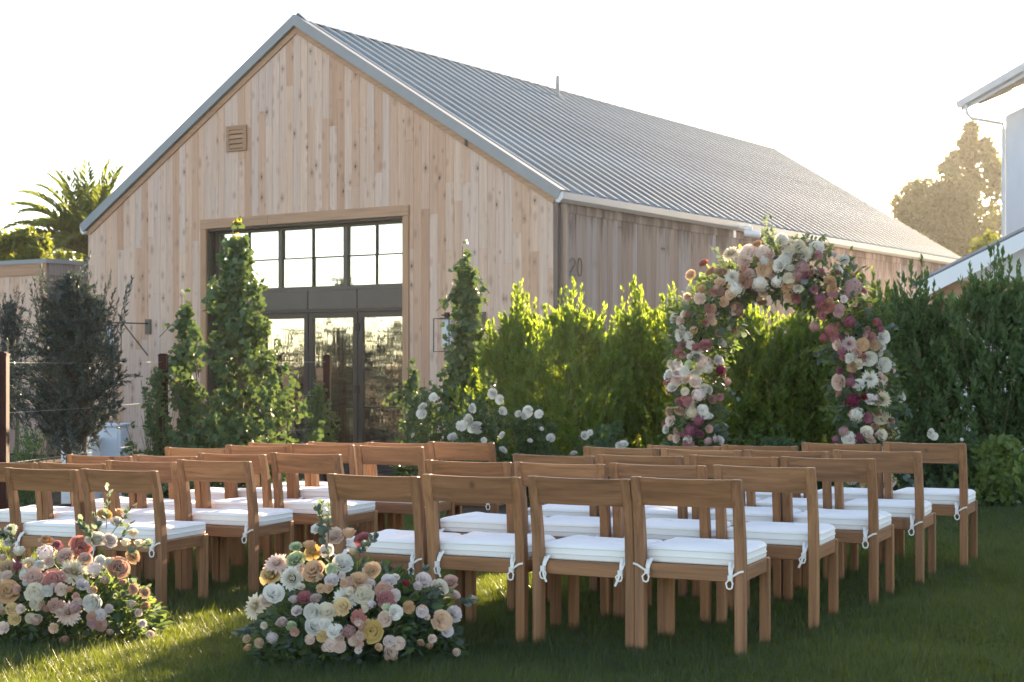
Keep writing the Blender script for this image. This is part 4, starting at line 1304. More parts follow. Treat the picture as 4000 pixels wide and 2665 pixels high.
# ------------------------------------------------------------------ flowers
def petal_set(spec, seed, nu=4, nv=4, roll=True):
    """spec: list of (n, r0, length, open0, open1, width, ruffle); open angles in degrees from the axis; returns mesh of radius about 1"""
    r = np.random.default_rng(seed)
    V, F, R = [], [], []
    gi = 0
    for ri, (n, r0, ln, a0, a1, wd, ruf) in enumerate(spec):
        for k in range(n):
            az = 2 * PI * (k + 0.5 * (ri % 2) + r.normal() * 0.08) / n + ri * 0.7
            l = ln * (0.9 + 0.2 * r.random())
            oa, ob = rad(a0 + r.normal() * 5), rad(a1 + r.normal() * 7)
            o0 = len(V)
            ph = r.random() * 6
            rho, h = r0, 0.0
            for j in range(nv):
                v_ = j / (nv - 1)
                if j:
                    an = oa + (ob - oa) * (v_ - 0.5 / (nv - 1))
                    sl = l / (nv - 1)
                    if nv == 4:
                        sl = l * (0.46, 0.455, 0.085)[j - 1]
                        if j == 3 and ob < 0.9 and roll:
                            an = max(an, rad(35 + 35 * r.random()))
                    rho += math.sin(an) * sl
                    h += math.cos(an) * sl
                prof = (0.6, 1.05, 1.12, 0.95)[j] if nv == 4 else (0.5, 1.0, 0.12)[j]
                half = wd * l * prof * 0.5 / max(rho, 0.12)
                half = min(half, 1.5)
                for i in range(nu):
                    u = -1 + 2 * i / (nu - 1)
                    ang = az + half * u
                    rr = max(0.01, rho) * (1 - 0.06 * (1 - u * u) * 0 + 0.04 * abs(u) * (1 if j == nv - 1 else 0))
                    zz = h - (0.07 * l * u * u if j == nv - 1 else 0) + ruf * math.sin(u * 5 + ph + j) * v_
                    V.append((rr * math.cos(ang), rr * math.sin(ang), zz))
                    R.append(0.35 * math.sqrt(rr * rr + 0.2 * h * h) + 0.65 * v_ ** 1.5)  # petal bases take the core colour, which paints shading between the rims
            for j in range(nv - 1):
                for i in range(nu - 1):
                    a = o0 + j * nu + i
                    F.append((a, a + 1, a + nu + 1, a + nu))
    V = np.array(V)
    R = np.array(R)
    s = np.percentile(np.linalg.norm(V[:, :2], axis=1), 97)
    V = V / s
    R = R / np.percentile(R, 95)
    return V, np.array(F), np.clip(R, 0, 1)

def flower_mesh(kind, seed):
    def rings(tops, l0, drop, wide, ruf, outer):
        out = []
        for k, (tp, cnt) in enumerate(tops):
            l = l0 - drop * tp * tp
            r0 = 0.55 * tp + 0.02
            av = math.degrees(math.asin(min(0.95, (tp - r0) / l)))
            out.append((cnt, r0, l, av + 18, av - 22, wide, ruf * tp))
        return out + outer
    if kind == 'rose':
        V, F, R = petal_set(rings([(.03, 3), (.12, 3), (.22, 4), (.32, 5), (.43, 5), (.54, 6), (.66, 6)], .90, .30, 1.15, .02, [(5, .50, .70, 26, 44, 1.45, .03), (5, .54, .64, 46, 76, 1.5, .03)]), seed)
    elif kind == 'guard':
        V, F, R = petal_set(rings([(.03, 3), (.11, 3), (.20, 4), (.29, 5), (.39, 5), (.50, 5)], .98, .30, 1.15, .02, [(5, .40, .82, 26, 34, 1.4, .03), (5, .42, .92, 58, 102, 1.5, .05)]), seed)
    elif kind == 'ranunculus':
        V, F, R = petal_set(rings([(.03, 3), (.11, 4), (.19, 5), (.28, 6), (.37, 7), (.47, 7), (.57, 8), (.68, 8)], .78, .38, .95, .01, [(8, .56, .50, 42, 20, 1.1, .02)]), seed)
    elif kind == 'ruffle':
        V, F, R = petal_set(rings([(.03, 4), (.13, 4), (.24, 5), (.36, 6), (.49, 6)], .86, .25, 1.1, .16, [(6, .40, .78, 26, 34, 1.25, .09), (6, .44, .74, 46, 66, 1.35, .10)]), seed)
    elif kind == 'dahlia':
        V, F, R = petal_set([(5, .03, .56, 6, -30, .7, .0), (8, .10, .58, 12, -20, .6, .0), (11, .16, .64, 22, 14, .52, .0), (14, .18, .76, 36, 46, .48, .01), (16, .19, .88, 54, 66, .46, .01), (17, .20, 1.0, 72, 86, .44, .02), (15, .20, 1.02, 90, 108, .44, .02)], seed, 3, 3)
    elif kind == 'pompon':
        V, F, R = petal_set([(5, .03, .66, 6, -34, .8, .0), (9, .14, .63, 10, -30, .7, .0), (13, .26, .59, 18, -14, .66, .0), (17, .35, .55, 32, 26, .62, .0), (19, .42, .55, 50, 46, .62, .01), (19, .45, .56, 72, 70, .62, .01), (16, .44, .57, 98, 98, .66, .01), (12, .38, .57, 120, 120, .7, .01)], seed, 3, 3)
    elif kind == 'bud':
        V, F, R = petal_set([(3, .04, 1.0, 6, -16, 1.0, .0), (4, .17, 1.0, 14, -16, 1.2, .0), (5, .26, 1.0, 28, -8, 1.3, .01), (4, .30, .85, 46, 20, 1.2, .02)], seed, roll=False)
    elif kind == 'cluster':
        r = np.random.default_rng(seed)
        Vs, Fs, Rs = [], [], []
        n = 64
        o0 = 0
        for k in range(n):
            z = 1 - 1.25 * (k + .5) / n
            a = k * 2.399963
            q = math.sqrt(max(0, 1 - z * z))
            nr_ = np.array([q * math.cos(a), q * math.sin(a), z])
            c = nr_ * (0.70 + 0.30 * r.random())
            t1 = norm(np.cross(nr_, np.array([.3, .2, .9])))
            t2 = np.cross(nr_, t1)
            s = 0.2 + 0.08 * r.random()
            a0 = r.random() * 6
            v = [c + nr_ * 0.02]
            for i in range(8):
                aa = a0 + i * PI / 4
                rr = s if i % 2 == 0 else s * 0.5
                v.append(c + (t1 * math.cos(aa) + t2 * math.sin(aa)) * rr + nr_ * (0.05 if i % 2 == 0 else 0))
            Vs.append(np.array(v))
            for i in range(8):
                Fs.append((o0, o0 + 1 + i, o0 + 1 + (i + 1) % 8))
            Rs += [0.2] + [1.0 if i % 2 == 0 else 0.6 for i in range(8)]
            o0 += 9
        # round core under the florets
        nu_, nv_ = 12, 7
        cv = [(0.62 * math.sin(PI * 0.72 * j / (nv_ - 1)) * math.cos(2 * PI * i / nu_), 0.62 * math.sin(PI * 0.72 * j / (nv_ - 1)) * math.sin(2 * PI * i / nu_), 0.62 * math.cos(PI * 0.72 * j / (nv_ - 1))) for j in range(nv_) for i in range(nu_)]
        Vs.append(np.array(cv))
        for j in range(nv_ - 1):
            for i in range(nu_):
                a_, b_ = o0 + j * nu_ + i, o0 + j * nu_ + (i + 1) % nu_
                Fs += [(a_, b_, b_ + nu_), (a_, b_ + nu_, a_ + nu_)]
        Rs += [0.35] * len(cv)
        V, F, R = np.concatenate(Vs), np.array(Fs), np.array(Rs)
    return V, F, R

FK = ['rose', 'guard', 'ranunculus', 'ruffle', 'dahlia', 'pompon', 'bud', 'cluster']
FM = {}
for kind in FK:
    for k in range(2):
        V, F, R = flower_mesh(kind, 40 + k)
        for pn in PET:
            pass
        FM[kind, k] = (V, F, R)
FMC = {}
def flower_data(kind, k, pal):
    key = (kind, k, pal)
    if key not in FMC:
        V, F, R = FM[kind, k]
        me = mesh_np(kind + '_blossom', V, F, True, {'rad': R})
        me.materials.append(PET[pal])
        FMC[key] = me
    return FMC[key]
FNAME = {'rose': 'rose', 'guard': 'open_rose', 'ranunculus': 'ranunculus', 'ruffle': 'lisianthus', 'dahlia': 'dahlia', 'pompon': 'pompon_dahlia', 'bud': 'flower_bud', 'cluster': 'flower_cluster'}
frng = random.Random(11)
def flower(parent, kind, pal, loc, size, face, jitter=0.25):
    """loc is local to parent; face = outward direction"""
    f = Vector(face) + Vector((frng.gauss(0, jitter), frng.gauss(0, jitter), frng.gauss(0, jitter)))
    q = f.to_track_quat('Z', 'Y')
    me = flower_data(kind, frng.randrange(2), pal)
    o = obj(FNAME[kind], me, None, parent)
    o.rotation_mode = 'QUATERNION'
    o.rotation_quaternion = q @ Matrix.Rotation(frng.uniform(0, 6.28), 3, 'Z').to_quaternion()
    o.scale = (size,) * 3
    depth = {'bud': 0.9, 'pompon': 0.3, 'cluster': 0.3}.get(kind, 0.5)
    o.location = Vector(loc) - f.normalized() * size * depth
    return o

def guess(pal, kind=None, size=1):
    if kind:
        return kind
    return {'white': 'ruffle', 'cream': 'ranunculus', 'blush': 'rose', 'peach': 'rose', 'gold': 'guard', 'dusty': 'rose', 'rose': 'rose', 'coral': 'rose', 'magenta': 'cluster', 'burgundy': 'cluster', 'mauve': 'cluster', 'lilac': 'ruffle', 'tan': 'ranunculus', 'brown': 'rose', 'green': 'bud', 'pinkwhite': 'guard', 'red': 'bud'}[pal]

def arrangement(name, label, cx, cy, rx, ry, rz, crop, flist, seed, sprays):
    """dome of flowers on the grass; flowers listed by picture position, set on the dome's surface"""
    g = ground(cx, cy)
    t = thing(name, label, 'flower arrangement', (cx, cy, g), 0, 'flower arrangements at the aisle')
    r = np.random.default_rng(seed)
    X0, Y0, SC = crop
    # foliage inside the dome
    n = 2600
    v = norm(r.normal(size=(n, 3)))
    v[:, 2] = np.abs(v[:, 2])
    q = (0.55 + 0.45 * r.random((n, 1)) ** 0.6)
    P = v * q * np.array([rx, ry, rz]) * 0.90
    P[:, 2] *= 0.95
    P[:, 2] = np.maximum(P[:, 2], 0.01)
    D = norm(v + r.normal(size=(n, 3)) * 0.6)
    L = 0.055 * (0.6 + 0.7 * r.random(n))
    h = n // 2
    obj('foliage', leaves_mesh('foliage', P[:h], D[:h], L[:h], L[:h] * 0.55, 'oval', r), M['rose_leaf'], t, kind='stuff')
    h2 = int(n * 0.8)
    obj('eucalyptus', leaves_mesh('eucalyptus', P[h:h2], D[h:h2], L[h:h2] * 0.7, L[h:h2] * 0.6, 'round', r), M['eucalyptus'], t, kind='stuff')
    obj('light_foliage', leaves_mesh('light_foliage', P[h2:], D[h2:], L[h2:] * 0.8, L[h2:] * 0.4, 'oval', r), M['light_leaf'], t, kind='stuff')
    # stems from the centre to the outside
    ns = 90
    v = norm(r.normal(size=(ns, 3)))
    v[:, 2] = np.abs(v[:, 2])
    obj('stems', twigs_mesh('stems', np.tile(np.array([[0, 0, 0.06]]), (ns, 1)) + r.normal(size=(ns, 3)) * 0.04, v * np.array([rx, ry, rz]) * 0.95, 0.003, 0.002), M['stem'], t)
    # loose sprays that stick out
    SS, EE = [], []
    for (px, py, qx, qy) in sprays:
        a = W((X0 + px * SC) / 1.7, (Y0 + py * SC) / 1.7, cy)
        b = W((X0 + qx * SC) / 1.7, (Y0 + qy * SC) / 1.7, cy - 0.05)
        SS.append(a - Vector((cx, cy, g)))
        EE.append(b - Vector((cx, cy, g)))
    for a, b in zip(SS, EE):
        a_, b_ = np.array([tuple(a)]), np.array([tuple(b)])
        P, D = along_shoots(a_, b_, 16, r, 1.2, 0, 0.25)
        L = 0.03 * (0.6 + 0.8 * r.random(len(P)))
        sp = obj('spray', twigs_mesh('spray', a_, b_, 0.0022, 0.0012), M['stem'], t)
        obj('spray_leaves', leaves_mesh('spray_leaves', P, D, L, L * 0.75, 'round', r), M['eucalyptus'], sp, kind='stuff')
    eye = Vector((0, 0, EYE))
    c = Vector((cx, cy, g))
    fr_ = random.Random(seed)
    flist = list(flist)
    for _q in range(34):
        a_, h_ = fr_.uniform(-1, 1), fr_.random() ** 0.8 * 0.85
        wx_ = a_ * math.sqrt(max(0.0, 1 - h_ * h_)) * rx * 0.9
        q_ = c + Vector((wx_, -ry * 0.6, h_ * rz * 0.9 + 0.03))
        sx_ = 2000 + 6120 * q_.x / q_.y
        sy_ = 1422 - 6120 * (q_.z - EYE) / q_.y
        flist.append(((sx_ - X0) / SC, (sy_ - Y0) / SC, fr_.uniform(28, 44), fr_.choice(['blush', 'peach', 'cream', 'pinkwhite', 'dusty', 'blush', 'tan']), fr_.choice(['rose', 'ranunculus', 'rose', 'bud', 'ruffle'])))
    for (px, py, pr, pal, kind) in flist:
        sx, sy = (X0 + px * SC), (Y0 + py * SC)
        dv = Vector(((sx - 2000) / 6120, 1.0, (1422 - sy) / 6120))
        # ray against the ellipsoid
        S = Vector((1 / rx, 1 / ry, 1 / rz))
        o_ = Vector([(eye - c)[i] * S[i] for i in range(3)])
        d_ = Vector([dv[i] * S[i] for i in range(3)])
        A_, B_, C_ = d_.dot(d_), 2 * o_.dot(d_), o_.dot(o_) - 1
        disc = B_ * B_ - 4 * A_ * C_
        tt = (-B_ - math.sqrt(disc)) / (2 * A_) if disc > 0 else -B_ / (2 * A_)
        p = eye + dv * tt
        if p.z < ground(p.x, p.y) + 0.02:
            tt *= 0.98
            p = eye + dv * tt
        loc = p - c
        nrm = Vector((loc.x / rx ** 2, loc.y / ry ** 2, max(0.0, loc.z) / rz ** 2)).normalized()
        toeye = (eye - p).normalized()
        size = pr * SC * tt / 6120 * 1.24
        face = nrm * 0.55 + toeye * 0.65 + Vector((0, 0, 0.15))
        if kind == 'bud':
            face = nrm * 0.6 + Vector((0, -0.1, 0.9))
            size *= 0.9
        flower(t, guess(pal, kind), pal, loc, size, face, 0.2)
    return t

_ = None
RIGHT = [(805,260,62,'white',_),(950,330,75,'blush','ruffle'),(1090,290,66,'peach','bud'),(1220,350,72,'rose','guard'),(600,430,50,'green','ruffle'),(725,405,58,'peach','bud'),(745,480,72,'gold','guard'),(885,470,58,'lilac',_),(1130,460,48,'cream','bud'),(600,545,75,'green','ruffle'),(420,550,108,'blush','dahlia'),(350,680,92,'gold','guard'),(555,725,94,'white','pompon'),(650,630,46,'blush','cluster'),(760,650,88,'peach','rose'),(1035,580,80,'white',_),(930,650,50,'green','ruffle'),(1285,640,72,'peach','guard'),(1190,750,86,'peach','rose'),(930,740,55,'lilac',_),(1455,745,62,'lilac','rose'),(1615,765,36,'red','bud'),(1780,740,64,'pinkwhite','ranunculus'),(2020,750,60,'dusty','rose'),(1940,790,72,'cream','guard'),(190,970,108,'cream','dahlia'),(400,860,80,'white',_),(330,930,50,'blush','ruffle'),(580,910,46,'lilac','bud'),(680,900,55,'rose','ranunculus'),(785,905,50,'pinkwhite','bud'),(1060,890,100,'white','dahlia'),(1225,880,82,'cream','rose'),(1400,835,64,'dusty','rose'),(1440,915,78,'rose','rose'),(1430,985,34,'green','ranunculus'),(2065,875,44,'blush','ranunculus'),(2240,910,48,'cream','bud'),(755,1040,70,'white',_),(890,1030,74,'cream','guard'),(1020,990,70,'gold','rose'),(1180,1085,60,'coral','rose'),(1420,1100,60,'blush','ruffle'),(1520,1045,60,'white','rose'),(1765,1030,48,'lilac',_),(2065,1050,65,'lilac',_),(1950,1115,80,'peach','rose'),(470,1125,54,'pinkwhite','bud'),(560,1160,48,'green','bud'),(780,1165,76,'white',_),(870,1150,50,'white',_),(960,1210,64,'white',_),(1090,1220,58,'mauve',_),(1290,1215,94,'gold','guard'),(840,1260,46,'gold','ranunculus'),(730,1290,40,'blush','ranunculus'),(930,1335,58,'blush','ranunculus'),(1000,1350,54,'blush','ranunculus'),(985,1280,50,'blush','ruffle'),(1130,1295,46,'blush','ranunculus'),(1200,1250,40,'blush','ranunculus'),(1465,1310,50,'pinkwhite','ranunculus'),(1550,1325,50,'blush','ranunculus'),(1480,1400,58,'blush','ranunculus'),(380,1280,48,'lilac','cluster'),(1750,1320,34,'tan','bud'),(1830,1345,34,'tan','bud'),(1640,990,48,'peach','rose'),(1515,880,48,'lilac','ruffle'),(1290,960,40,'lilac','cluster'),(1215,1180,40,'dusty','cluster'),(2000,1210,50,'lilac','ruffle')]
arrangement('flower_arrangement', 'wide low mound of peach and white blooms at the right block\'s aisle end', -0.69, 6.93, 0.52, 0.30, 0.50, (900, 1950, 1000 / 2354),
            RIGHT, 201, [(850, 300, 845, 30), (870, 420, 800, 60), (900, 400, 905, 40), (950, 700, 850, 330), (1250, 420, 1330, 350), (1180, 520, 1230, 430), (300, 1050, 130, 1230), (350, 1150, 60, 1240), (1700, 760, 1790, 640), (2060, 950, 2230, 920), (420, 1330, 290, 1370), (1500, 1350, 1720, 1330), (1900, 1380, 2080, 1420), (1680, 900, 1900, 840), (1800, 950, 2020, 860), (1750, 1000, 1960, 990)])
LEFT = [(95,270,56,'white','pompon'),(85,400,50,'white',_),(180,470,60,'white','bud'),(25,540,40,'blush','bud'),(60,650,75,'tan','rose'),(165,625,45,'magenta',_),(265,610,65,'cream','pompon'),(380,605,60,'white','guard'),(465,590,42,'blush','rose'),(440,370,64,'peach','guard'),(540,420,50,'rose','guard'),(430,500,75,'lilac','cluster'),(610,530,70,'dusty','rose'),(770,430,90,'coral','rose'),(910,370,85,'white',_),(1045,385,60,'lilac',_),(985,145,60,'gold','ranunculus'),(1130,110,40,'peach','bud'),(1110,210,55,'white',_),(1190,395,50,'cream','bud'),(1315,400,50,'cream','bud'),(1255,305,46,'cream','bud'),(1405,395,38,'green','bud'),(1270,530,62,'peach','guard'),(890,650,65,'lilac','cluster'),(945,580,46,'white',_),(1030,590,55,'cream','guard'),(1125,640,90,'dusty','rose'),(715,660,122,'cream','dahlia'),(490,760,95,'coral','guard'),(320,740,80,'dusty','rose'),(70,860,95,'peach','guard'),(325,880,75,'cream','rose'),(345,980,55,'cream',_),(445,865,46,'white','ranunculus'),(575,850,50,'blush','rose'),(655,840,36,'peach','bud'),(780,800,50,'lilac','ruffle'),(520,1000,60,'dusty','rose'),(630,1060,108,'blush','dahlia'),(700,1020,50,'mauve','cluster'),(865,980,75,'white',_),(110,1030,50,'gold','ruffle'),(130,1130,50,'gold','rose'),(330,1130,60,'blush','bud'),(870,1115,46,'dusty','ranunculus'),(945,1090,50,'lilac','ranunculus'),(950,1180,55,'dusty','ranunculus'),(880,1170,45,'mauve','ranunculus'),(25,1210,50,'blush','rose'),(1375,880,45,'tan','guard'),(1370,1000,45,'tan','bud'),(1240,980,46,'cream','bud'),(800,560,60,'dusty','rose'),(230,700,40,'white','cluster'),(-60,760,80,'white','ruffle'),(-80,980,80,'cream','rose'),(-70,550,70,'blush','rose')]
arrangement('flower_arrangement', 'mound of coral, cream and dusty pink blooms at the left block\'s aisle end', -2.22, 7.62, 0.60, 0.30, 0.46, (0, 1950, 700 / 1689),
            LEFT, 202, [(1000, 300, 1020, -120), (960, 350, 870, 130), (900, 420, 750, 240), (880, 420, 770, 200), (1050, 330, 1250, 60), (1100, 420, 1240, 220), (1150, 560, 1410, 400), (1000, 900, 1420, 830), (1000, 1000, 1480, 920), (1000, 1050, 1250, 1120), (120, 480, 100, 280), (60, 420, 10, 310)])

# ------------------------------------------------------------------ the flower arch
AD = 14.0
def AW(px, py, dd=0.0):
    return W(px, py, AD + dd)
ap = [(1603, 1150), (1600, 1040), (1598, 950), (1600, 860), (1610, 775), (1642, 692), (1710, 630), (1800, 612), (1885, 638), (1945, 703), (1975, 790), (1986, 880), (1990, 970), (1990, 1060), (1988, 1150)]
acx = W(1797, 1150, AD)
ag = ground(acx.x, AD)
arch = thing('flower_arch', 'tall round arch covered in white, peach and burgundy flowers', 'flower arch', (acx.x, AD, ag))
aorg = Vector((acx.x, AD, ag))
# the arch faces the aisle: its right side comes slightly nearer
def arch_pt(px, py):
    x0 = W(px, py, AD)
    f_ = (px - 1797) / 200.0
    return W(px, py, AD - 0.22 * f_)
cl = [arch_pt(*q) - aorg for q in ap]
cl[0].z = max(cl[0].z, 0.02)
cl[-1].z = max(cl[-1].z, 0.02)
fm = MB().tube([cl[0] - Vector((0, 0, 0.03))] + cl[1:-1] + [cl[-1] - Vector((0, 0, 0.03))], 0.016, 8)
obj('frame', fm.mesh('arch_frame', smooth=True), M['iron'], arch)
CL = np.array([tuple(p) for p in cl])
seg = np.linalg.norm(np.diff(CL, axis=0), axis=1)
cum = np.concatenate([[0], np.cumsum(seg)])
def path(s):
    s = np.clip(s, 0, cum[-1] - 1e-6)
    i = np.searchsorted(cum, s, side='right') - 1
    i = np.clip(i, 0, len(seg) - 1)
    fr = ((s - cum[i]) / seg[i])[:, None]
    return CL[i] * (1 - fr) + CL[i + 1] * fr, norm(CL[i + 1] - CL[i])
r = np.random.default_rng(301)
def arch_fol(name, n, mat, tmpl, ln, wd, rad0, rad1, seed, down=0.0):
    r = np.random.default_rng(seed)
    s = r.random(n) * cum[-1]
    c, tng = path(s)
    v = norm(r.normal(size=(n, 3)))
    v = norm(v - (v * tng).sum(1, keepdims=True) * tng)
    q = rad0 + (rad1 - rad0) * r.random((n, 1)) ** 0.7
    q = q * (1 + 0.25 * np.sin(s * 5.0)[:, None])
    P = c + v * q
    P[:, 2] = np.maximum(P[:, 2], 0.02)
    D = norm(v + r.normal(size=(n, 3)) * 0.6 + np.array([0, 0, -down]))
    L = ln * (0.6 + 0.8 * r.random(n))
    obj(name, leaves_mesh(name, P, D, L, L * wd, tmpl, r), M[mat], arch, kind='stuff')
arch_fol('foliage', 7500, 'rose_leaf', 'oval', 0.06, 0.5, 0.03, 0.25, 311)
arch_fol('eucalyptus', 1500, 'eucalyptus', 'round', 0.055, 0.9, 0.08, 0.27, 312)
arch_fol('light_foliage', 1000, 'light_leaf', 'oval', 0.06, 0.5, 0.10, 0.30, 313)
arch_fol('trailing_foliage', 1500, 'hedge_dark', 'lance', 0.06, 0.35, 0.1, 0.30, 314, 0.8)
rs = np.random.default_rng(333)
for k in range(64):
    s_k = np.array([rs.random() * cum[-1]])
    c_k, t_k = path(s_k)
    v_k = norm(rs.normal(size=3))
    v_k = norm(v_k - (v_k * t_k[0]).sum() * t_k[0] + np.array([0, -0.15, 0]))
    a_k = c_k + v_k * 0.15
    if k % 3 == 0:
        v_k = norm(v_k + np.array([0, 0, -0.9]))
    b_k = a_k + v_k * (0.22 + 0.16 * rs.random())
    b_k[:, 2] = np.maximum(b_k[:, 2], 0.05)
    P, D = along_shoots(a_k, b_k, 18, rs, 1.1, 0, 0.2)
    L = 0.042 * (0.6 + 0.8 * rs.random(len(P)))
    mt_ = ['eucalyptus', 'light_leaf', 'rose_leaf', 'eucalyptus'][k % 4]
    sp = obj('spray', twigs_mesh('spray', a_k, b_k, 0.003, 0.0015), M['stem'], arch)
    obj('spray_leaves', leaves_mesh('spray_leaves', P, D, L, L * (0.8 if mt_ == 'eucalyptus' else 0.5), 'round' if mt_ == 'eucalyptus' else 'oval', rs), M[mt_], sp, kind='stuff')
ARCH = [(500,255,45,'cream','dahlia'),(605,270,48,'blush','ruffle'),(575,310,36,'blush','rose'),(690,265,42,'blush','rose'),(715,275,30,'dusty','rose'),(650,215,26,'peach','ruffle'),(790,195,34,'white',_),(830,230,42,'cream','cluster'),(830,280,34,'white',_),(985,240,36,'white',_),(990,278,24,'rose','rose'),(930,270,30,'cream',_),(880,230,32,'cream','ruffle'),(690,310,28,'white','cluster'),(695,360,40,'peach','guard'),(605,375,28,'dusty','rose'),(595,415,40,'dusty','rose'),(660,445,45,'white','cluster'),(520,390,42,'white','dahlia'),(535,460,40,'white','cluster'),(385,370,26,'peach',_),(350,320,28,'coral',_),(453,368,30,'tan',_),(447,425,26,'peach',_),(280,390,26,'peach','ranunculus'),(340,465,22,'peach','bud'),(265,515,22,'blush','bud'),(330,520,28,'blush',_),(440,475,26,'brown',_),(500,495,28,'peach',_),(470,540,26,'peach',_),(540,580,30,'brown',_),(385,580,24,'brown',_),(395,630,28,'dusty',_),(770,335,36,'white',_),(800,310,30,'white',_),(840,350,30,'white',_),(765,430,32,'white','cluster'),(830,410,28,'cream',_),(830,465,46,'peach','dahlia'),(880,470,24,'white',_),(685,495,22,'blush','bud'),(680,548,24,'mauve','rose'),(825,520,26,'peach',_),(868,525,26,'rose',_),(900,350,40,'mauve',_),(910,400,32,'magenta','rose'),(880,390,28,'mauve',_),(970,475,20,'magenta','rose'),(1060,420,28,'peach',_),(1065,460,28,'peach',_),(1075,495,24,'rose',_),(1010,375,20,'magenta',_),(1195,450,44,'mauve',_),(1170,490,32,'mauve',_),(1110,360,22,'white',_),(1135,305,26,'white',_),(1175,305,22,'lilac',_),(1000,520,30,'magenta',_),(1045,570,38,'coral','rose'),(1000,570,26,'magenta',_),(1010,620,22,'rose',_),(1110,575,26,'mauve',_),(1105,600,24,'mauve','rose'),(1165,650,30,'magenta',_),(970,680,28,'mauve',_),(1060,700,32,'rose','cluster'),(1020,740,26,'rose','cluster'),(1090,740,26,'rose','ruffle'),(1165,765,42,'pinkwhite','dahlia'),(1095,780,30,'blush','ruffle'),(1120,820,26,'magenta',_),(1240,780,32,'peach','ranunculus'),(1305,780,28,'tan',_),(1210,820,26,'dusty',_),(1360,735,32,'white',_),(1350,790,22,'white',_),(1295,740,26,'rose',_),(1340,690,20,'magenta',_),(1325,655,22,'magenta',_),(1280,860,36,'white',_),(1215,880,30,'cream','guard'),(1180,905,26,'tan',_),(1160,855,24,'white',_),(1190,840,20,'white',_),(1110,925,20,'magenta','bud'),(1360,890,36,'white',_),(1410,890,15,'white','ranunculus'),(1410,920,15,'blush','ranunculus'),(1340,830,16,'white','ranunculus'),(1290,960,48,'white','dahlia'),(1360,970,17,'blush','ranunculus'),(1340,945,15,'blush','ranunculus'),(1100,990,40,'blush','rose'),(1170,990,26,'magenta',_),(1215,1000,30,'white','rose'),(1345,1005,28,'blush','cluster'),(1350,1075,46,'cream','dahlia'),(1285,1080,30,'lilac',_),(1190,1085,38,'burgundy',_),(1250,1070,15,'red','bud'),(1455,1075,28,'white',_),(1200,1165,38,'white','cluster'),(1270,1185,26,'magenta','ranunculus'),(1340,1170,42,'cream','rose'),(1390,1240,50,'gold','dahlia'),(1435,1260,36,'white','dahlia'),(1350,1280,28,'cream','ruffle'),(1265,1260,30,'cream','ruffle'),(1165,1300,34,'white',_),(1215,1295,28,'burgundy',_),(1275,1305,34,'blush','rose'),(1130,1260,28,'mauve',_),(1085,1305,20,'magenta',_),
(185,630,26,'white','bud'),(220,650,24,'blush',_),(240,610,20,'cream',_),(225,720,40,'white',_),(265,730,24,'white',_),(295,700,22,'peach',_),(365,655,16,'rose',_),(365,775,32,'rose','rose'),(230,775,26,'brown',_),(280,780,22,'white',_),(305,790,22,'rose','cluster'),(325,810,34,'white','dahlia'),(335,860,28,'cream','dahlia'),(210,820,24,'rose','cluster'),(235,835,18,'rose',_),(275,845,16,'white','ranunculus'),(205,890,24,'pinkwhite',_),(170,890,22,'cream',_),(270,890,22,'green','ranunculus'),(330,915,24,'cream',_),(360,880,36,'blush','cluster'),(380,910,30,'white','cluster'),(155,945,32,'white',_),(205,930,26,'pinkwhite',_),(245,925,26,'white',_),(250,968,24,'blush',_),(300,940,22,'white',_),(200,975,30,'blush',_),(180,1010,28,'white',_),(310,980,30,'blush',_),(150,990,18,'rose',_),(440,865,26,'lilac',_),(455,920,32,'burgundy',_),(490,985,20,'mauve',_),(250,1040,20,'cream',_),(325,1055,36,'pinkwhite','cluster'),(360,1025,24,'white',_),(390,1030,22,'white','ranunculus'),(405,1080,24,'brown',_),(265,1095,26,'rose',_),(290,1115,22,'cream',_),(220,1150,28,'tan',_),(160,1155,26,'tan',_),(165,1200,28,'blush',_),(285,1160,36,'cream','cluster'),(350,1140,26,'white',_),(360,1165,26,'white',_),(385,1175,20,'white',_),(135,1220,16,'rose',_),(140,1250,22,'white',_),(200,1270,22,'blush',_),(200,1300,22,'blush',_),(330,1205,30,'magenta',_),(280,1260,36,'magenta',_),(335,1270,24,'magenta','rose'),(262,1305,24,'white',_),(240,1280,20,'magenta',_),(270,1330,26,'rose',_),(420,1300,22,'lilac',_),(450,1310,22,'lilac',_),(380,1320,22,'mauve',_),
(200,1400,36,'blush','rose'),(290,1440,40,'white','ruffle'),(360,1410,34,'mauve','cluster'),(240,1500,38,'peach','rose'),(330,1520,36,'cream','rose'),(1160,1400,36,'white','cluster'),(1260,1420,38,'peach','rose'),(1340,1400,36,'cream','dahlia'),(1180,1520,34,'lilac','cluster'),(1260,1540,34,'gold','rose'),(1345,1500,36,'blush','rose'),(1400,1545,34,'blush','rose')]
eye = Vector((0, 0, EYE))
fill = random.Random(88)
for _k in range(110):
    q = fill.random() * (len(ap) - 1)
    i_ = int(q)
    bx = ap[i_][0] + (ap[min(i_ + 1, len(ap) - 1)][0] - ap[i_][0]) * (q - i_) + fill.uniform(-66, 66)
    by = ap[i_][1] + (ap[min(i_ + 1, len(ap) - 1)][1] - ap[i_][1]) * (q - i_) + fill.uniform(-60, 60)
    left_ = bx < 1720
    pal_ = fill.choice(['peach', 'blush', 'cream', 'pinkwhite', 'peach', 'dusty', 'coral', 'rose'] if left_ else ['blush', 'mauve', 'dusty', 'rose', 'coral', 'peach', 'lilac', 'magenta'])
    ARCH.append(((bx * 1.7 - 2500) / 0.7015, (by * 1.7 - 800) / 0.7015, fill.uniform(11, 20), pal_, fill.choice(['ruffle', 'rose', 'ranunculus', 'bud'])))
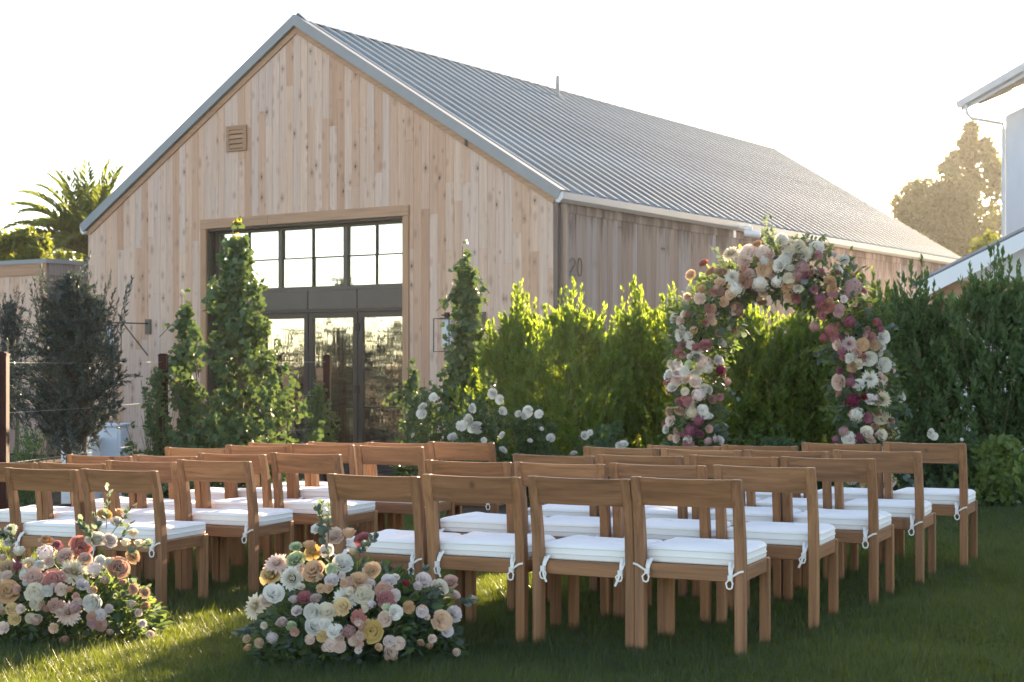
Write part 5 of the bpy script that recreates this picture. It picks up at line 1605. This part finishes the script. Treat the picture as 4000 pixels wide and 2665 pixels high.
for (px, py, pr, pal, kind) in ARCH:
    sx, sy = 2500 + px * 0.7015, 800 + py * 0.7015
    dv = Vector(((sx - 2000) / 6120, 1.0, (1422 - sy) / 6120))
    # nearest point of the centre line, then forward onto the front of the garland
    p = eye + dv * AD
    loc = np.array(tuple(p - aorg))
    dist = np.sqrt(((CL[:, [0, 2]] - loc[[0, 2]]) ** 2).sum(1))
    dmin = 9
    for i in range(len(CL) - 1):
        a, b = CL[i], CL[i + 1]
        ab = b - a
        t_ = np.clip(((loc - a)[[0, 2]] * ab[[0, 2]]).sum() / max(1e-9, (ab[[0, 2]] ** 2).sum()), 0, 1)
        c = a + ab * t_
        dd = math.hypot(loc[0] - c[0], loc[2] - c[2])
        if dd < dmin:
            dmin, best = dd, c
    front = math.sqrt(max(0.0, 0.34 ** 2 - dmin ** 2)) * 0.9
    depth = AD + best[1] - front + (0.05 if dmin > 0.3 else 0)
    p = eye + dv * depth
    if p.z < ground(p.x, p.y) + 0.03:
        p.z = ground(p.x, p.y) + 0.05
    loc = p - aorg
    off = Vector((loc.x - best[0], 0, loc.z - best[2]))
    face = off / 0.3 * 0.8 + Vector((-0.1, -1.0, 0.12)) * 0.75
    flower(arch, guess(pal, kind), pal, loc, pr * 0.7015 * depth / 6120 * 1.22, face, 0.25)

# ------------------------------------------------------------------ white rose bushes
def rose_bush(label, px, ptop, pw, d, seed, blooms, n=1500, size=0.05):
    t = low_plant('rose_bush', label, px, ptop, 1100, pw, d, 'rose_leaf', seed, n, (0.05, 0.033), 'oval', 'rose bush', 0.35, 'white rose bushes')
    o = Vector(t.location)
    for (bx, by, br) in blooms:
        p = W(bx, by, d - 0.36)
        flower(t, frng.choice(['ruffle', 'rose', 'ruffle', 'rose']), 'white', p - o, br * 1.7 / 6120 * d * 1.05, (frng.uniform(-.4, .3), -0.8, 0.4), 0.3)
    return t
rose_bush('white rose bush at the foot of the right door jamb', 985, 895, 110, 16.6, 401, [(995, 912, 10), (970, 933, 11), (967, 950, 12), (1040, 1003, 12), (948, 1000, 7), (1058, 998, 9)], 1700)
rose_bush('white rose bush with the densest cluster of blooms', 1100, 915, 150, 15.8, 402, [(1130, 905, 12), (1147, 918, 11), (1087, 938, 11), (1156, 944, 10), (1075, 968, 15), (1092, 978, 14), (1060, 978, 12), (1098, 992, 9), (1083, 985, 10), (1152, 1000, 9), (1157, 1033, 10), (1112, 1012, 7)], 2600)
rose_bush('white rose bush before the broad backlit shrub', 1225, 925, 130, 16.0, 403, [(1212, 946, 13), (1238, 951, 10), (1190, 950, 8), (1205, 955, 9), (1266, 1005, 10), (1218, 1012, 6), (1245, 985, 5)], 2000)
rose_bush('low white rose bush left of the flower arch', 1390, 975, 150, 15.6, 404, [(1345, 1000, 10), (1355, 994, 7), (1432, 1019, 11), (1420, 1024, 8), (1318, 1040, 8), (1345, 1055, 7)], 2000)
rose_bush('white rose bush at the right edge of the bed', 2240, 1000, 170, 14.3, 405, [(2073, 914, 9), (2140, 996, 11), (2147, 1003, 9), (2300, 1068, 12), (2338, 1156, 9), (2210, 1010, 4), (2345, 1030, 7)], 2400)

# ------------------------------------------------------------------ grass
def grass():
    r = np.random.default_rng(909)
    n = 800000
    y0, y1 = 5.7, 13.95
    y = y0 * (y1 / y0) ** r.random(n)
    half = y * 0.340 + 0.25 + 2.2 * (r.random(n) < 0.30)
    x = (r.random(n) * 2 - 1) * half
    x = np.clip(x, -6.5, 6.5)
    keep = np.abs(x) < 6.49
    x, y, n = x[keep], y[keep], int(keep.sum())
    xx = np.clip(x, -6, 6)
    z = 0.02 * xx - 0.008 * (y - 7)
    # tufts: height varies over the lawn
    pat = 0.5 + 0.5 * np.sin(x * 3.1 + 1.7 * np.sin(y * 1.9)) * np.sin(y * 2.7 + 1.3 * np.sin(x * 2.3))
    fine = 0.5 + 0.5 * np.sin(x * 17 + 3 * np.sin(y * 11)) * np.sin(y * 19 + 2 * np.sin(x * 13))
    L = (0.024 + 0.030 * pat + 0.024 * fine) * (0.55 + 0.75 * r.random(n)) * (1 + 0.02 * (y - 7))
    Wd = 0.0042 * (0.7 + 0.6 * r.random(n)) * (y / 7.0) ** 0.8
    a = r.random(n) * 2 * PI + 1.2 * np.sin(x * 1.3 + y * 0.9)
    le = 0.25 + 0.75 * r.random(n)
    L = np.where(r.random(n) < 0.04, L * 1.6, L)
    D = np.stack([np.cos(a) * le, np.sin(a) * le, np.ones(n)], 1)
    U = np.stack([-np.cos(a), -np.sin(a), le], 1) + r.normal(size=(n, 3)) * 0.5
    rnd = np.clip(r.random(n) * 0.75 + 0.22 * pat + 0.06 * (r.random(n) < 0.05), 0, 1)
    rnd = np.where(rnd > 0.9, 0.85, rnd)
    rnd = np.where(r.random(n) < 0.07, 0.88 + 0.12 * r.random(n) ** 2, rnd)
    P = np.stack([x, y, z - 0.002], 1)
    me = leaves_mesh('grass', P, D, L, Wd, 'tri', r, norm(U), rnd)
    return obj('grass', me, M['grass'], kind='stuff')
go = grass()
tag(go, 'short mown green grass blades covering the lawn', 'grass')

# ------------------------------------------------------------------ thin haze volume added to imitate lens veil towards the sun
def haze():
    m, nt, out = new_mat('lens_veil_haze')
    n = N(nt)
    v = n.new('ShaderNodeVolumePrincipled')
    v.inputs['Color'].default_value = (0.95, 0.93, 0.90, 1)
    v.inputs['Density'].default_value = 0.00021
    v.inputs['Anisotropy'].default_value = 0.62
    n.link(v.outputs[0], out.inputs['Volume'])
    o = obj('haze', MB().box(-90, 90, -14, 150, -1.9, 22.0).mesh('haze'), m, kind='stuff')
    tag(o, 'thin added haze standing in for lens veil', 'haze')
haze()
